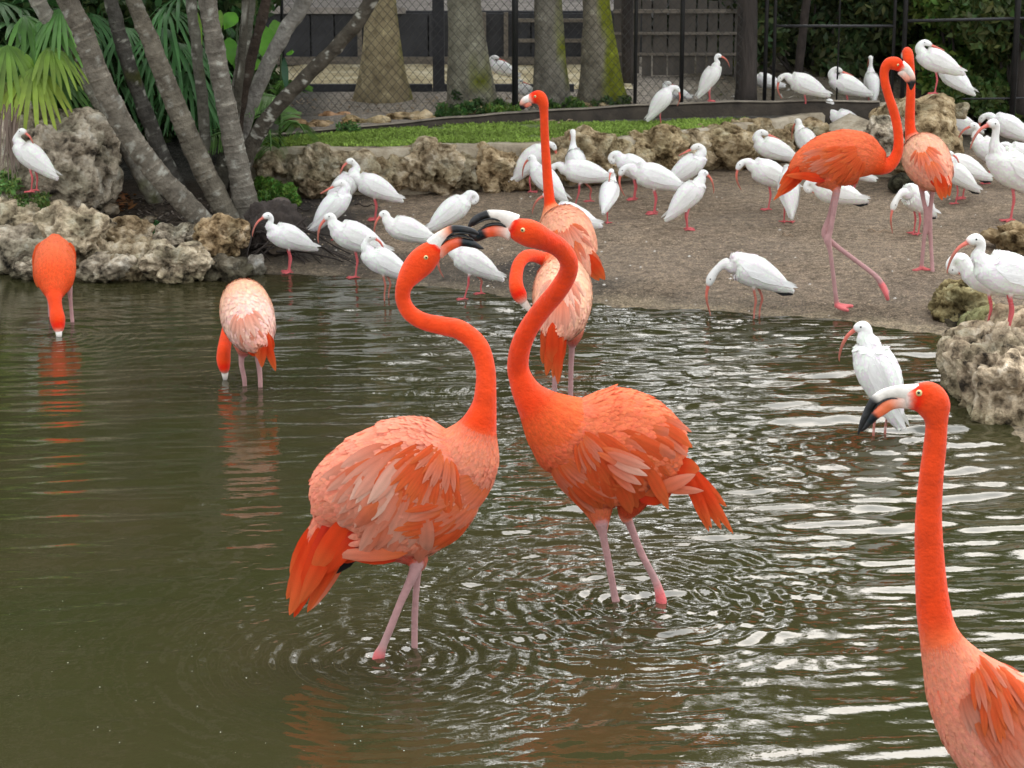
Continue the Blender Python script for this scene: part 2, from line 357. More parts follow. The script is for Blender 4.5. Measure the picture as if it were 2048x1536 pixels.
b.inputs['Roughness'].default_value = .025; b.inputs['IOR'].default_value = 1.38; b.inputs['Specular IOR Level'].default_value = 1.0
tcn = nd('ShaderNodeTexCoord'); n1 = nd('ShaderNodeTexNoise', Scale=.9, Detail=4); t.links.new(tcn.outputs['Object'], n1.inputs['Vector'])
r1 = nd('ShaderNodeValToRGB'); e = r1.color_ramp.elements; e[0].position = .35; e[0].color = (.030, .031, .011, 1); e[1].position = .65; e[1].color = (.040, .034, .015, 1)
t.links.new(n1.outputs[0], r1.inputs[0]); t.links.new(r1.outputs[0], b.inputs['Base Color'])
mp_ = nd('ShaderNodeMapping'); mp_.inputs['Scale'].default_value = (.55, 1, 1); n2 = nd('ShaderNodeTexNoise', Scale=34, Detail=3, Roughness=.55)
t.links.new(tcn.outputs['Object'], mp_.inputs[0]); t.links.new(mp_.outputs[0], n2.inputs['Vector'])
bp = nd('ShaderNodeBump', Distance=.0014); t.links.new(n2.outputs[0], bp.inputs['Height']); t.links.new(bp.outputs[0], b.inputs['Normal'])
water = obj('pond_water', mesh_np('pond_water', np.stack([x, y, h], 1), grid_faces(len(wx), len(wy)), [wm])); tag(water, 'rippled murky olive-brown pond water', kind='structure')
# bubbles and froth specks
sv, sf = [], []
bm_r = np.random.RandomState(21)
def speck(p, r):
    n = len(sv); m = 6
    for j in range(m): a = j * 2 * math.pi / m; sv.append((p[0] + r * math.cos(a), p[1] + r * math.sin(a), p[2]))
    for j in range(m): a = j * 2 * math.pi / m; sv.append((p[0] + r * .6 * math.cos(a), p[1] + r * .6 * math.sin(a), p[2] + r * .6))
    sv.append((p[0], p[1], p[2] + r * .8))
    for j in range(m): k = (j + 1) % m; sf.extend([(n + j, n + k, n + m + k, n + m + j), (n + m + j, n + m + k, n + 2 * m)])
def wz(px_, py_):
    i = int(np.argmin(np.abs(wx - px_))); j = int(np.argmin(np.abs(wy - py_))); return float(h[j * len(wx) + i])
for k in range(150):
    if k < 60: a, b_ = bm_r.uniform(0, 900), bm_r.uniform(1150, 1530)
    elif k < 120: a, b_ = 1060 + 190 * bm_r.normal(), 1200 + 70 * bm_r.normal()
    else: a, b_ = bm_r.uniform(0, 2048), bm_r.uniform(800, 1500)
    p = P(a, b_, 0); speck((p.x, p.y, wz(p.x, p.y) - .0005), bm_r.uniform(.0010, .0024))
M['froth'] = mat('froth_bubble', (.75, .78, .74), rough=.15, noise=(50, 2, .1))
tag(obj('water_bubbles', mesh_np('water_bubbles', np.array(sv), sf, [M['froth']])), 'tiny pale bubbles and specks floating on the pond', kind='stuff')
# pebbles and grit on the bank
def scatter_pebbles(n, fn, rmin, rmax, name, m, label):
    v0, f0 = [], []
    base = [(math.cos(a), math.sin(a), 0) for a in (0, 1.05, 2.09, 3.14, 4.19, 5.24)]
    V = []; Fc = []; C_ = []; k = 0
    while k < n:
        q = fn()
        if q is None: continue
        s = random.uniform(rmin, rmax); a = random.uniform(0, 6.28); e_ = random.uniform(.6, 1); ca, sa = math.cos(a), math.sin(a); i = len(V)
        for bx, by, _ in base:
            X_, Y_ = bx * s, by * s * e_; V.append((q[0] + X_ * ca - Y_ * sa, q[1] + X_ * sa + Y_ * ca, q[2] - .001))
        V.append((q[0] + s * .1, q[1], q[2] + s * .55)); c_ = random.uniform(.5, 1.5); C_ += [(c_, c_ * random.uniform(.93, 1), c_ * random.uniform(.8, .95))] * 7
        for j in range(6): Fc.append((i + j, i + (j + 1) % 6, i + 6))
        k += 1
    return tag(obj(name, mesh_np(name, np.array(V), np.array(Fc), [m], False, np.array(C_))), label, kind='stuff')
M['grit'] = mat('grit', attr=True, noise=(3, 3, 0), ramp=[(.3, (.16, .125, .09)), (.7, (.36, .29, .22))], rough=.9)
def bank_pt():
    a, b_ = random.uniform(560, 1990), random.uniform(370, 660); d_ = ray(a, b_); p = P(a, b_, .1)
    dd = p.y - np.interp(p.x, SX, SY)
    if dd < .02 or p.y > np.interp(p.x, WX, WY): return None
    return (p.x, p.y, None)
_pts = []
while len(_pts) < 9000:
    q = bank_pt()
    if q: _pts.append(q)
_z = hz(np.array([q[0] for q in _pts]), np.array([q[1] for q in _pts])); _pts = [(q[0], q[1], float(z_)) for q, z_ in zip(_pts, _z)]
_it = iter(_pts[:6000]); _dr = iter(_pts[6000:])
scatter_pebbles(6000, lambda: next(_it), .003, .008, 'bank_grit', M['grit'], 'fine grit and pebbles scattered over the sandy bank')

M['dropping'] = mat('pale_dropping', (.48, .45, .40), rough=.8, noise=(30, 3, .2))
scatter_pebbles(70, lambda: next(_dr), .005, .013, 'bird_droppings', M['dropping'], 'pale droppings and fluff on the sand between the birds')
# ---------------------------------------------------------------- rocks
def ico(sub):
    import bmesh
    bm = bmesh.new(); bmesh.ops.create_icosphere(bm, subdivisions=sub, radius=1); bm.verts.ensure_lookup_table()
    v = np.array([tuple(q.co) for q in bm.verts]); f = np.array([[w.index for w in q.verts] for q in bm.faces]); bm.free(); return v, f
ICO = {k: ico(k) for k in (2, 4, 5, 6)}
def rock(px, py, wpx, hpx, Y, label, depth=None, m='rock_tan', sub=5, seed=0, cat='rock', name='rock', group=None, rot=0, pits=1.0, sq=.75, zc=None, tint=(1, 1, 1)):
    if group == WGN: wpx *= 1.24; hpx *= 1.16; py -= 2; tint = tuple(.45 + .55 * q for q in tint)
    c = Q(px, py, Y); s = ppm(c); rx, rz = wpx / 2 / s, hpx / 2 / s / CP; ry = depth if depth else (rx + rz) * .5
    v, f = ICO[sub]; v = v.copy(); sg = np.sign(v) * np.abs(v) ** sq; sg /= np.linalg.norm(sg, axis=1)[:, None] ** .40
    o = np.array([seed * 3.7, seed * 1.3, seed * 2.1]); q = sg * np.array([rx, ry, rz]); size = max(rx, rz)
    u = q / .16
    disp = .30 * pn(sg * 1.1 + o) + .0
    det = .024 * fbm(u * 1.6 + o, 5)
    pit = sstep(.12, .5, pn(u * 2.6 + o + 40)) * .034 + sstep(.1, .45, pn(u * 6 + o + 80)) * .017 + sstep(.0, .55, pn(u * 1.2 + o + 60)) * .035
    n = sg / np.linalg.norm(sg, axis=1)[:, None]
    k = min(1, size / .16)
    q = q * (1 + disp[:, None]) + n * (det * k - pit * pits * k)[:, None]
    if rot: cr_, sr_ = math.cos(rot), math.sin(rot); q = np.stack([q[:, 0] * cr_ + q[:, 2] * sr_, q[:, 1], -q[:, 0] * sr_ + q[:, 2] * cr_], 1)
    gr = .84 + .16 * sstep(.6, -.2, pn(u * .9 + o + 20)); low = sstep(.08, -.02, q[:, 2] + c.z - .02)
    col = np.stack([gr * tint[0], gr * tint[1], gr * tint[2]], 1); stain = sstep(.05, .4, pn(u * .8 + o + 99))[:, None]
    col = col * (1 - .25 * stain * np.array([1, .9, 1])); wetc = (low * .6)[:, None]; col = col * (1 - wetc) + col * np.array([.45, .48, .35]) * wetc
    pc = (pit / .05)[:, None]; col = col * (1 - .35 * np.clip(pc, 0, 1))       # darker inside the pits
    o_ = obj(name, mesh_np(name, q, f, [M[m]], True, col), None, c)
    return tag(o_, label, cat, group)
WGN = 'pitted limestone rocks set in the low lawn wall'
RG = 'porous limestone rocks edging the pond at the left'
def onw(px, py): return P(px, py, 0).y
rock(110, 325, 250, 240, 14.6, 'largest grey porous boulder behind the white bird at the left', m='rock_grey', sub=6, seed=1, depth=.38, rot=.25, group=RG)
rock(55, 440, 170, 95, 14.0, 'low tan rock under the feet of the lone white bird at the left', sub=5, seed=2, depth=.22, m='rock_grey', group=RG, tint=(1.15, 1.1, 1))
rock(40, 505, 175, 110, onw(40, 548) + .15, 'smooth rounded tan rock at the left frame edge above the waterline', sub=5, seed=3, depth=.2, m='rock_grey', group=RG, pits=.5)
rock(150, 480, 190, 130, onw(150, 550) + .2, 'broad tan rock directly behind the flamingo dipping its head at far left', sub=6, seed=4, depth=.2, m='rock_grey', group=RG, tint=(1.15, 1.1, 1))
rock(75, 540, 110, 40, onw(75, 556), 'small flat rock at the waterline beside the far left flamingo', sub=5, seed=5, depth=.13, m='rock_grey', group=RG)
rock(245, 480, 125, 90, onw(245, 548) + .25, 'brown pitted rock topped with a pale dropping', sub=5, seed=6, depth=.15, group=RG, tint=(.95, .88, .8))
rock(215, 535, 130, 55, onw(200, 560), 'low wedge of rock touching the water right of the far left flamingo', sub=5, seed=7, depth=.13, m='rock_grey', group=RG, rot=-.2)
rock(262, 525, 100, 75, onw(250, 560) + .03, 'orange-brown rock at the waterline in the middle of the left row', sub=5, seed=8, depth=.14, group=RG)
rock(350, 525, 165, 85, onw(345, 562) + .05, 'wide pale knobbly rock with yellow moss along its wet foot', sub=6, seed=9, depth=.17, m='rock_grey', group=RG, tint=(1.15, 1.12, 1.05))
rock(345, 475, 90, 55, 14.0, 'small grey rock behind the wide knobbly one at the left', sub=5, seed=10, depth=.12, m='rock_grey', group=RG)
rock(443, 475, 112, 85, onw(440, 545) + .2, 'blocky orange-brown rock overhanging a dark gap by the palm stump', sub=6, seed=11, depth=.15, group=RG, tint=(1.0, .88, .75))
rock(455, 540, 90, 50, onw(460, 566) + .12, 'dark rock under the blocky overhanging one', sub=4, seed=12, depth=.13, m='rock_grey', group=RG, tint=(.35, .35, .33))  # tinted much darker than the rock above it
rock(510, 528, 45, 42, onw(510, 555) + .1, 'little bluish grey rock in the mud beside the roots', sub=4, seed=13, depth=.08, m='rock_grey', group=RG, tint=(.7, .75, .85))
for k, (a, b_, w_, h_) in enumerate(((170, 425, 40, 30), (205, 440, 34, 24), (225, 418, 30, 22), (300, 440, 26, 16))):
    rock(a, b_, w_, h_, 14.3, 'dark loose stone lying in the leaf litter below the leaning palm trunks', sub=4, seed=20 + k, m='rock_grey', name='stone', cat='stone', group='loose dark stones in the litter', tint=(.45, .43, .4))
WG = 'pitted limestone rocks set in the low lawn wall'
def yw(px, py=375): return float(np.interp(P(px, py, .2).x, WX, WY))
rock(640, 342, 110, 85, yw(640), 'tan rock at the left end of the wall with a dark hollow under it', sub=6, seed=31, depth=.15, group=WG)
rock(695, 335, 110, 62, yw(700) + .02, 'smooth-topped tan wall rock above the pair of touching white birds', sub=5, seed=32, depth=.15, group=WG, pits=.4)
rock(560, 335, 90, 50, yw(560), 'crumbly tan rock behind the bright green ground cover', sub=5, seed=33, depth=.12, group=WG)
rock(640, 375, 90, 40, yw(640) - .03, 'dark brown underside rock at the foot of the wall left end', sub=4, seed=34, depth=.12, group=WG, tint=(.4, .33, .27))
rock(855, 335, 110, 92, yw(860), 'tall grey-topped wall rock in front of the lawn', sub=6, seed=35, depth=.15, group=WG, tint=(1, .95, .9))
rock(918, 350, 80, 66, yw(920), 'leaning pale wall rock between the grey-topped one and the rusty one', sub=5, seed=36, depth=.13, group=WG)
rock(990, 340, 105, 72, yw(990), 'rusty brown wall rock left of the upright flamingo neck', sub=6, seed=37, depth=.14, group=WG, tint=(1, .85, .65))
rock(1170, 315, 150, 90, yw(1170), 'large golden wall rock right of the upright flamingo neck', sub=6, seed=38, depth=.15, group=WG, tint=(1, .9, .7))
rock(1060, 360, 60, 45, yw(1060), 'low brown rock hidden behind the ibis left of the upright neck', sub=4, seed=39, depth=.1, group=WG, tint=(1, .85, .65))
rock(1310, 298, 115, 70, yw(1310, 355), 'golden wall rock under the white bird on the lawn', sub=6, seed=40, depth=.16, group=WG, tint=(1, .88, .62))
rock(1345, 325, 100, 60, yw(1345, 350) - .03, 'pale brown wall rock behind the ibis with its head tucked', sub=5, seed=41, depth=.13, group=WG, pits=.5)
rock(1440, 300, 120, 88, yw(1440, 335), 'craggy ochre wall rock left of the ibis with a long red bill', sub=6, seed=42, depth=.16, group=WG, tint=(1, .9, .7))
rock(1500, 268, 90, 50, yw(1500, 320) + .1, 'small ochre wall rock above the resting ibis', sub=5, seed=43, depth=.12, group=WG, tint=(1, .9, .7))
rock(1595, 268, 105, 55, yw(1595, 310), 'brown wall rock behind the ibis standing behind the walking flamingo', sub=5, seed=44, depth=.13, group=WG, tint=(1, .88, .7))
rock(1690, 255, 70, 40, yw(1690, 290), 'low tan wall rock behind the walking flamingo back', sub=4, seed=45, depth=.12, group=WG)
rock(1835, 270, 172, 140, 15.9, 'big rounded boulder behind the two flamingo necks at the right', sub=6, seed=46, depth=.45, m='rock_tan', tint=(.95, .88, .76), pits=.6)
rock(1765, 275, 90, 75, 15.5, 'grey and ochre rock between the two flamingo necks', sub=5, seed=47, depth=.18, m='rock_grey')
rock(1922, 222, 34, 30, 16.4, 'small brown stone right of the big rounded boulder', sub=4, seed=48, name='stone', cat='stone')
rock(1806, 367, 52, 36, G(1806, 384).y, 'smooth dark stone on the sand beside the rear flamingo', sub=5, seed=49, depth=.08, pits=.1, name='stone', cat='stone', m='rock_grey', tint=(.10, .11, .09))
R1 = 'limestone rocks at the right edge of the pond'
rock(2018, 775, 244, 245, P(1980, 862, 0).y + .5, 'massive porous rock rising from the water at the right frame edge', sub=6, seed=51, depth=.5, m='rock_grey', group=R1, tint=(1.15, 1.08, 1), rot=.1)
rock(1985, 680, 120, 110, P(1980, 862, 0).y + .95, 'mossy rock shoulder behind the massive one', sub=5, seed=56, depth=.25, m='rock_grey', group=R1, tint=(.7, .8, .5), pits=.5)
rock(2050, 690, 150, 150, P(1980, 862, 0).y + .75, 'pink-tan upper part of the right rocks under the pair of ibises', sub=5, seed=52, depth=.3, m='rock_grey', group=R1, tint=(1.15, 1.05, .95), pits=.5)
rock(1925, 612, 125, 105, P(1925, 672, 0).y + .35, 'mossy yellow-green rock at the bank end behind the ibis pair', sub=6, seed=53, depth=.2, group=R1, tint=(.75, .75, .55))
rock(1960, 650, 130, 50, P(1940, 672, 0).y + .2, 'nearly black rock under the mossy one', sub=4, seed=54, depth=.2, m='rock_grey', group=R1, tint=(.18, .17, .15))  # solid rock tinted nearly black
rock(2035, 478, 110, 62, G(2030, 500).y, 'brown rock on the bank under the tallest white bird', sub=5, seed=55, depth=.18, group=R1, tint=(.7, .62, .5))

rock(765, 352, 90, 55, yw(770), 'brown wall rock right behind the touching pair of ibises', sub=5, seed=81, depth=.12, group=WG, tint=(1, .92, .8))
rock(1250, 322, 90, 60, yw(1250, 362), 'dark-hollowed wall rock behind the ibis with its head lowered', sub=5, seed=82, depth=.12, group=WG, tint=(1, .88, .68))
rock(1385, 300, 70, 60, yw(1385, 350), 'pale wall rock between the golden and the craggy ochre ones', sub=5, seed=83, depth=.12, group=WG, tint=(1.05, 1, .9), pits=.5)
rock(1085, 330, 90, 66, yw(1085), 'brown wall rock directly behind the upright flamingo neck', sub=5, seed=84, depth=.12, group=WG, tint=(1, .88, .7))
rock(1540, 300, 80, 50, yw(1540, 325), 'low brown wall rock behind the dozing ibis', sub=5, seed=85, depth=.11, group=WG, tint=(1, .88, .7))
# low wall holding the lawn
def band(pts, z0, z1, y0, y1, name, m, label, cat='wall', wob=.012):
    V = []; Fc = []; n = len(pts)
    for i, (xx, yy) in enumerate(pts):
        zz0 = z0[i] if isinstance(z0, list) else z0; w1, w2 = wob * float(pn([[xx * 3, 1, 2]])[0]), wob * float(pn([[xx * 3, 5, 2]])[0])
        V += [(xx, yy + y0 - .02 * (z1[i] - zz0 > .02), zz0), (xx, yy + y0 + w1, z1[i] - min(.02, (z1[i] - zz0) * .6)), (xx, yy + y0 + .02 + w1, z1[i] + w2), (xx, yy + y1, z1[i] + w2), (xx, yy + y1, zz0)]
    for i in range(n - 1):
        a = 5 * i
        for j in range(4): Fc.append((a + j, a + 5 + j, a + 6 + j, a + 1 + j))
    Fc += [(0, 1, 2, 3, 4), tuple(5 * (n - 1) + j for j in (4, 3, 2, 1, 0))]
    return tag(obj(name, mesh_np(name, np.array(V), Fc, [m], True)), label, cat)
xs = np.linspace(_w[1].x - .1, _w[9].x + .3, 90)
band([(a, float(np.interp(a, WX, WY))) for a in xs], -.05, [.43] * 90, -.0, .13, 'retaining_wall', M['concrete'], 'low sand-coloured concrete wall between the bank and the lawn')
xs = np.linspace(CX[0] - .15, CX[-1] + .05, 80)
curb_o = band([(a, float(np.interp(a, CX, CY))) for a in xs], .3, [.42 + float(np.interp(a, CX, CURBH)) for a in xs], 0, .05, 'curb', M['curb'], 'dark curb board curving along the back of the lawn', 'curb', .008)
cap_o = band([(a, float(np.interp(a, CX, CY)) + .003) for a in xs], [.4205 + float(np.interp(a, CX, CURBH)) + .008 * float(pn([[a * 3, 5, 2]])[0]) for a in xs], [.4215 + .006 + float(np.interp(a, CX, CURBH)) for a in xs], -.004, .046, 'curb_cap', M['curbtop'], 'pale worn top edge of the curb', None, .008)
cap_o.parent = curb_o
# sloping concrete apron right of the lawn
def slab(name, quad, th, m, label, cat):
    mb = MB(); n = 14; V = []
    q = [Vector(a) for a in quad]
    for j in range(n + 1):
        for i in range(n + 1):
            a, b_ = i / n, j / n; p = (q[0] * (1 - a) + q[1] * a) * (1 - b_) + (q[3] * (1 - a) + q[2] * a) * b_
            V.append((p.x, p.y, p.z + .01 * float(pn([[p.x * 3, p.y * 3, 1]])[0])))
    fc = grid_faces(n + 1, n + 1).tolist(); k = len(V); V += [(a, b_, c_ - th) for a, b_, c_ in V]; fc += [tuple(k + i for i in reversed(f)) for f in fc]
    e = [i for i in range(n + 1)] + [i * (n + 1) + n for i in range(1, n + 1)] + [n * (n + 1) + i for i in range(n - 1, -1, -1)] + [i * (n + 1) for i in range(n - 1, 0, -1)]
    for a in range(len(e)): b_ = e[(a + 1) % len(e)]; fc.append((e[a], e[a] + k, b_ + k, b_))
    return tag(obj(name, mesh_np(name, np.array(V), fc, [m])), label, cat)
slab('concrete_apron', [P(1560, 300, .2), P(1730, 350, .17), P(1900, 300, .36), P(1700, 226, .44)], .12, M['concrete'], 'sloping tan concrete apron behind the walking flamingo', 'concrete')

# lawn
def on_lawn(n, xlo, xhi, y0, y1):
    X_ = np.random.uniform(xlo, xhi, n); a = np.interp(X_, WX, WY) + .11 + y0; b_ = np.interp(X_, CX, CY) - y1; k = b_ > a; X_ = X_[k]; Y_ = a[k] + (b_[k] - a[k]) * np.random.rand(k.sum()); return X_, Y_
np.random.seed(4)
X_, Y_ = on_lawn(30000, XL - .05, P(1500, 250, .42).x, 0, .02)
fadek = np.random.rand(len(X_)) > sstep(.7, 1.8, X_) * .85; bare = pn(np.stack([X_ * 3, Y_ * 5, X_ * 0], 1)) < .42
yc_ = (np.interp(X_, CX, CY) - Y_) > .16 * sstep(-.6, .6, X_) + .03 * np.random.rand(len(X_))
k = fadek & bare & yc_; X_, Y_ = X_[k], Y_[k]; Z_ = hz(X_, Y_); n = len(X_)
a = np.random.rand(n) * 6.28; hh = np.random.uniform(.008, .032, n); w_ = np.random.uniform(.005, .011, n); lx, ly = np.random.normal(0, .012, n), np.random.normal(0, .012, n)
V = np.zeros((n, 4, 3)); V[:, 0] = np.stack([X_ - w_ * np.cos(a), Y_ - w_ * np.sin(a), Z_ + hh * .4], 1); V[:, 2] = np.stack([X_ + w_ * np.cos(a), Y_ + w_ * np.sin(a), Z_ + hh * .6], 1)
V[:, 1] = np.stack([X_, Y_, Z_], 1); V[:, 3] = np.stack([X_ + lx, Y_ + ly, Z_ + hh], 1)
br = np.random.uniform(.55, 1.35, n) * (1 + .3 * pn(np.stack([X_ * 2, Y_ * 4, X_ * 0], 1))); C_ = np.stack([.29 * br, .41 * br, .085 * br], 1); C_ = np.repeat(C_, 4, 0)
tag(obj('lawn_grass', mesh_np('lawn_grass', V.reshape(-1, 3), np.arange(n * 4).reshape(-1, 4), [M['grass']], False, C_)), 'bright green low grass and clover strip behind the stone wall', kind='stuff')
M['lawn'] = mat('lawn_turf', rough=.95, noise=(9, 8, 0), bump=(60, .01), ramp=[(.36, (.07, .085, .03)), (.55, (.14, .19, .05)), (.7, (.19, .25, .07))])
xs = np.linspace(XL - .1, P(1420, 250, .42).x, 60); V = []
for xx in xs:
    a_, b_ = float(np.interp(xx, WX, WY)) + .135, float(np.interp(xx, CX, CY)) - .03 - .13 * float(sstep(-.6, .6, xx)); b_ = max(b_, a_ + .05)
    for tt in np.linspace(0, 1, 8): V.append((xx, a_ + (b_ - a_) * tt, 0))
V = np.array(V); V[:, 2] = hz(V[:, 0], V[:, 1]) + .005
tag(obj('lawn', mesh_np('lawn', V, grid_faces(8, 60)[:, ::-1], [M['lawn']])), 'thin strip of green lawn', kind='structure')

# ---------------------------------------------------------------- fence, walls, palms beyond the lawn
def bars(name, specs, m, parent=None, m_sides=8):
    mb = MB()
    for a, b_, r in specs: mb.tube([a, b_], [r, r], m_sides)
    return obj(name, mb.mesh(name, m), parent)
FY0 = P(870, 226, .45).y; FY1 = P(1035, 226, .45).y
def fy(px): return float(np.interp(px, [300, 870, 1035, 1530, 2048], [FY0 + .12, FY0 + .03, FY1 + .05, 17.0, 16.95]))
fence = empty('chain_link_fence', (P(1035, 226, .45).x, fy(1035), .43), 'black chain link fence with round posts behind the lawn curb', 'fence')
O = fence.location
def fpt(px, z): p = P(px, 226, .45); return Vector((Q(px, 200, fy(px)).x, fy(px), z)) - O
for px, r in ((568, .012), (1030, .022), (1362, .016), (1270, .013)):
    bars('post', [(fpt(px, .3), fpt(px, 2.45), r)], M['metal'], fence)
bars('top_rail', [(fpt(560, 2.4), fpt(1035, 2.4), .02), (fpt(1035, 2.4), fpt(1530, 2.4), .02)], M['metal'], fence)
mb = MB(); x0, x1 = fpt(540, 0).x, fpt(1500, 0).x; H0, H1 = .40, 2.4; sp = .058
def yat(xx): return float(np.interp(xx, [fpt(p_, 0).x for p_ in (540, 870, 1035, 1500)], [fpt(p_, 0).y for p_ in (540, 870, 1035, 1500)]))
k = x0 - (H1 - H0)
while k < x1:
    for sgn in (1, -1):
        # wire from (k,H0) rising to the right, or falling
        za, zb = (H0, H1) if sgn == 1 else (H1, H0)
        a, b_ = k, k + (H1 - H0) * .86
        t0 = max(0, (x0 - a) / (b_ - a)); t1 = min(1, (x1 - a) / (b_ - a))
        if t1 > t0:
            pa = Vector((a + (b_ - a) * t0, 0, za + (zb - za) * t0)); pb = Vector((a + (b_ - a) * t1, 0, za + (zb - za) * t1))
            seg = [pa.lerp(pb, q) for q in (0, .33, .67, 1)]
            for p in seg: p.y = yat(p.x) + .024 + .0022 * sgn; p.z -= 0.0
            mb.tube(seg, [.0017] * 4, 3)
    k += sp
wo_ = obj('wire_mesh', mb.mesh('wire_mesh', M['wire'], False), fence); wo_.data.transform(Matrix.Translation((0, 0, -O.z))); tag(wo_, kind='stuff')

def simple_thing(name, loc, label, cat, group=None): return empty(name, loc, label, cat, group)
pp = P(872, 197, .45); pp.y += .15
mb = MB(); mb.box((0, 0, 1.15), (.085, .085, 2.4)); mb.box((0, 0, 2.36), (.10, .10, .03))
tag(obj('wooden_post', mb.mesh('wooden_post', M['darkwood'], False), None, (pp.x + .01, 17.75, .42)), 'thick dark square post between the first two palm trunks', 'post')
# dark low border beam behind the first palm
be = simple_thing('border_beam', (P(610, 192, .46).x, 17.75, .44), 'dark low border beam running behind the first thick palm trunk', 'beam')
for (a, b_) in ((P(572, 192, .46).x, P(862, 192, .46).x), (P(885, 192, .46).x, P(1150, 192, .46).x)):
    mb = MB(); mb.box(((a + b_) / 2 - be.location.x, .0, .02), (b_ - a, .05, .085)); obj('beam_section', mb.mesh('beam_section', M['darkwood'], False), be)
# sandy path beyond
M['path'] = mat('sandy_path', rough=.95, noise=(6, 8, 0), bump=(50, .01), ramp=[(.35, (.30, .24, .13)), (.5, (.44, .37, .22)), (.68, (.60, .54, .38))])
xs = np.linspace(P(480, 160, .45).x, P(1260, 160, .45).x, 30); V = []
for xx in xs:
    for yy in np.linspace(17.85, 19.35, 10): V.append((xx, yy, 0))
V = np.array(V); V[:, 2] = hz(V[:, 0], V[:, 1]) + .006
tag(obj('path', mesh_np('path', V, grid_faces(10, 30)[:, ::-1], [M['path']])), 'dry sandy path beyond the fence', kind='structure')
# boardwalk with dark plank skirt
BY = 19.25
xb0, xb1 = Q(300, 100, BY).x, Q(1262, 100, BY).x
bw_ = simple_thing('boardwalk', ((xb0 + xb1) / 2, BY, .45), 'raised boardwalk faced with dark planks behind the palms', 'boardwalk')
O2 = bw_.location
k = xb0; i = 0; rr_ = random.Random(3)
shared = {}
while k < xb1:
    w_ = rr_.choice((.19, .22, .25)); key = w_
    if key not in shared: mb = MB(); mb.box((0, 0, 0), (w_ - .012, .022, .345)); shared[key] = mb.mesh('plank', M['darkwood'], False)
    o_ = obj('plank', shared[key], bw_, (k + w_ / 2 - O2.x, rr_.uniform(-.006, .006), .235)); k += w_; i += 1
def boxpart(name, c, d, m, parent): mb = MB(); mb.box(c, d); return obj(name, mb.mesh(name, m, False), parent)
boxpart('base_board', (0, -.03, .035), (xb1 - xb0, .03, .06), M['wood'], bw_)
boxpart('backing', (0, .06, .22), (xb1 - xb0, .05, .40), M['darkwood'], bw_)
M['deckgrey'] = mat('grey_deck', (.30, .27, .24), rough=.9, noise=(9, 6, .3), bump=(30, .004))
boxpart('deck_edge', (-.9, -.015, .435), (xb1 - xb0 - 1.8, .07, .05), M['deckgrey'], bw_)
boxpart('deck', (0, 1.2, .405), (xb1 - xb0, 2.2, .03), M['deckgrey'], bw_)
for px in (905, 968, 1012, 720):
    boxpart('stud', (Q(px, 80, BY).x - O2.x, -.035, .24), (.035, .03, .36), M['wood'], bw_)
for px in (1050, 1150):
    pass
for zz in (.36, .20):
    boxpart('rail', (Q(1130, 80, BY).x - O2.x, -.07, zz), (.75, .02, .028), M['wood'], bw_)
# weathered plank fence further right
PY = 18.6; xa, xc = Q(1225, 100, PY).x, Q(1475, 100, PY).x
pf = simple_thing('plank_fence', ((xa + xc) / 2, PY, .45), 'weathered dark plank fence with a pale top rail right of the mossy palm', 'fence'); O3 = pf.location
k = xa; pl = {}
while k < xc:
    w_ = rr_.choice((.085, .10, .12))
    if w_ not in pl:
        mb = MB(); mb.box((0, 0, 0), (w_ - .014, .018, .58)); pl[w_] = mb.mesh('plank', mat('grey_fence_board', (.085, .073, .060), rough=.9, noise=(7, 6, .4, (1, 1, .3)), bump=(30, .004)), False)
    o_ = obj('plank', pl[w_], pf, (k + w_ / 2 - O3.x, rr_.uniform(-.01, .01), .29 + rr_.uniform(-.02, .02))); o_.rotation_euler.y = rr_.uniform(-.02, .02); k += w_
for zz, r_ in ((.50, .03), (.33, .02), (.17, .02)): boxpart('rail', (0, -.03, zz), (xc - xa, .022, r_), M['wood'], pf)
# debris bed left: pale slab, logs and rubble
rock(735, 232, 320, 34, 17.0, 'long pale limestone slab lying behind the curb', sub=5, seed=61, depth=.16, pits=.3, name='stone_slab', cat='stone', tint=(1.25, 1.15, 1))
for k, (a, b_, w_, h_, yy, c_) in enumerate(((600, 262, 60, 26, 16.1, 'brown'), (640, 256, 60, 22, 16.15, 'tan'), (700, 256, 46, 22, 16.2, 'orange-tan'), (735, 250, 90, 24, 16.3, 'flat tan'), (820, 240, 90, 24, 16.5, 'pale'), (660, 240, 70, 20, 16.6, 'reddish'), (590, 245, 40, 22, 16.4, 'dark'))):
    rock(a, b_ - 6, w_, h_, yy, '%s rubble stone behind the left part of the curb' % c_, sub=4, seed=65 + k, depth=.09, name='rubble_stone', cat='stone', group='rubble stones behind the curb', tint=((.8, .65, .5), (1, .85, .7), (1, .8, .55), (1.1, 1, .8), (1.2, 1.1, .95), (1, .7, .55), (.45, .4, .35))[k])
rock(948, 222, 48, 34, 16.75, 'pointed tan stone behind the curb in front of the second palm', sub=4, seed=74, depth=.07, name='stone', cat='stone', tint=(1.1, 1, .8))
rock(1190, 214, 80, 22, 16.95, 'low flat tan stone behind the curb between the palms', sub=4, seed=75, depth=.08, name='stone', cat='stone', tint=(1.1, 1, .8))
rock(883, 222, 24, 34, 16.9, 'small upright tan stone beside the second palm', sub=4, seed=76, depth=.05, name='stone', cat='stone', tint=(1.1, 1, .8))

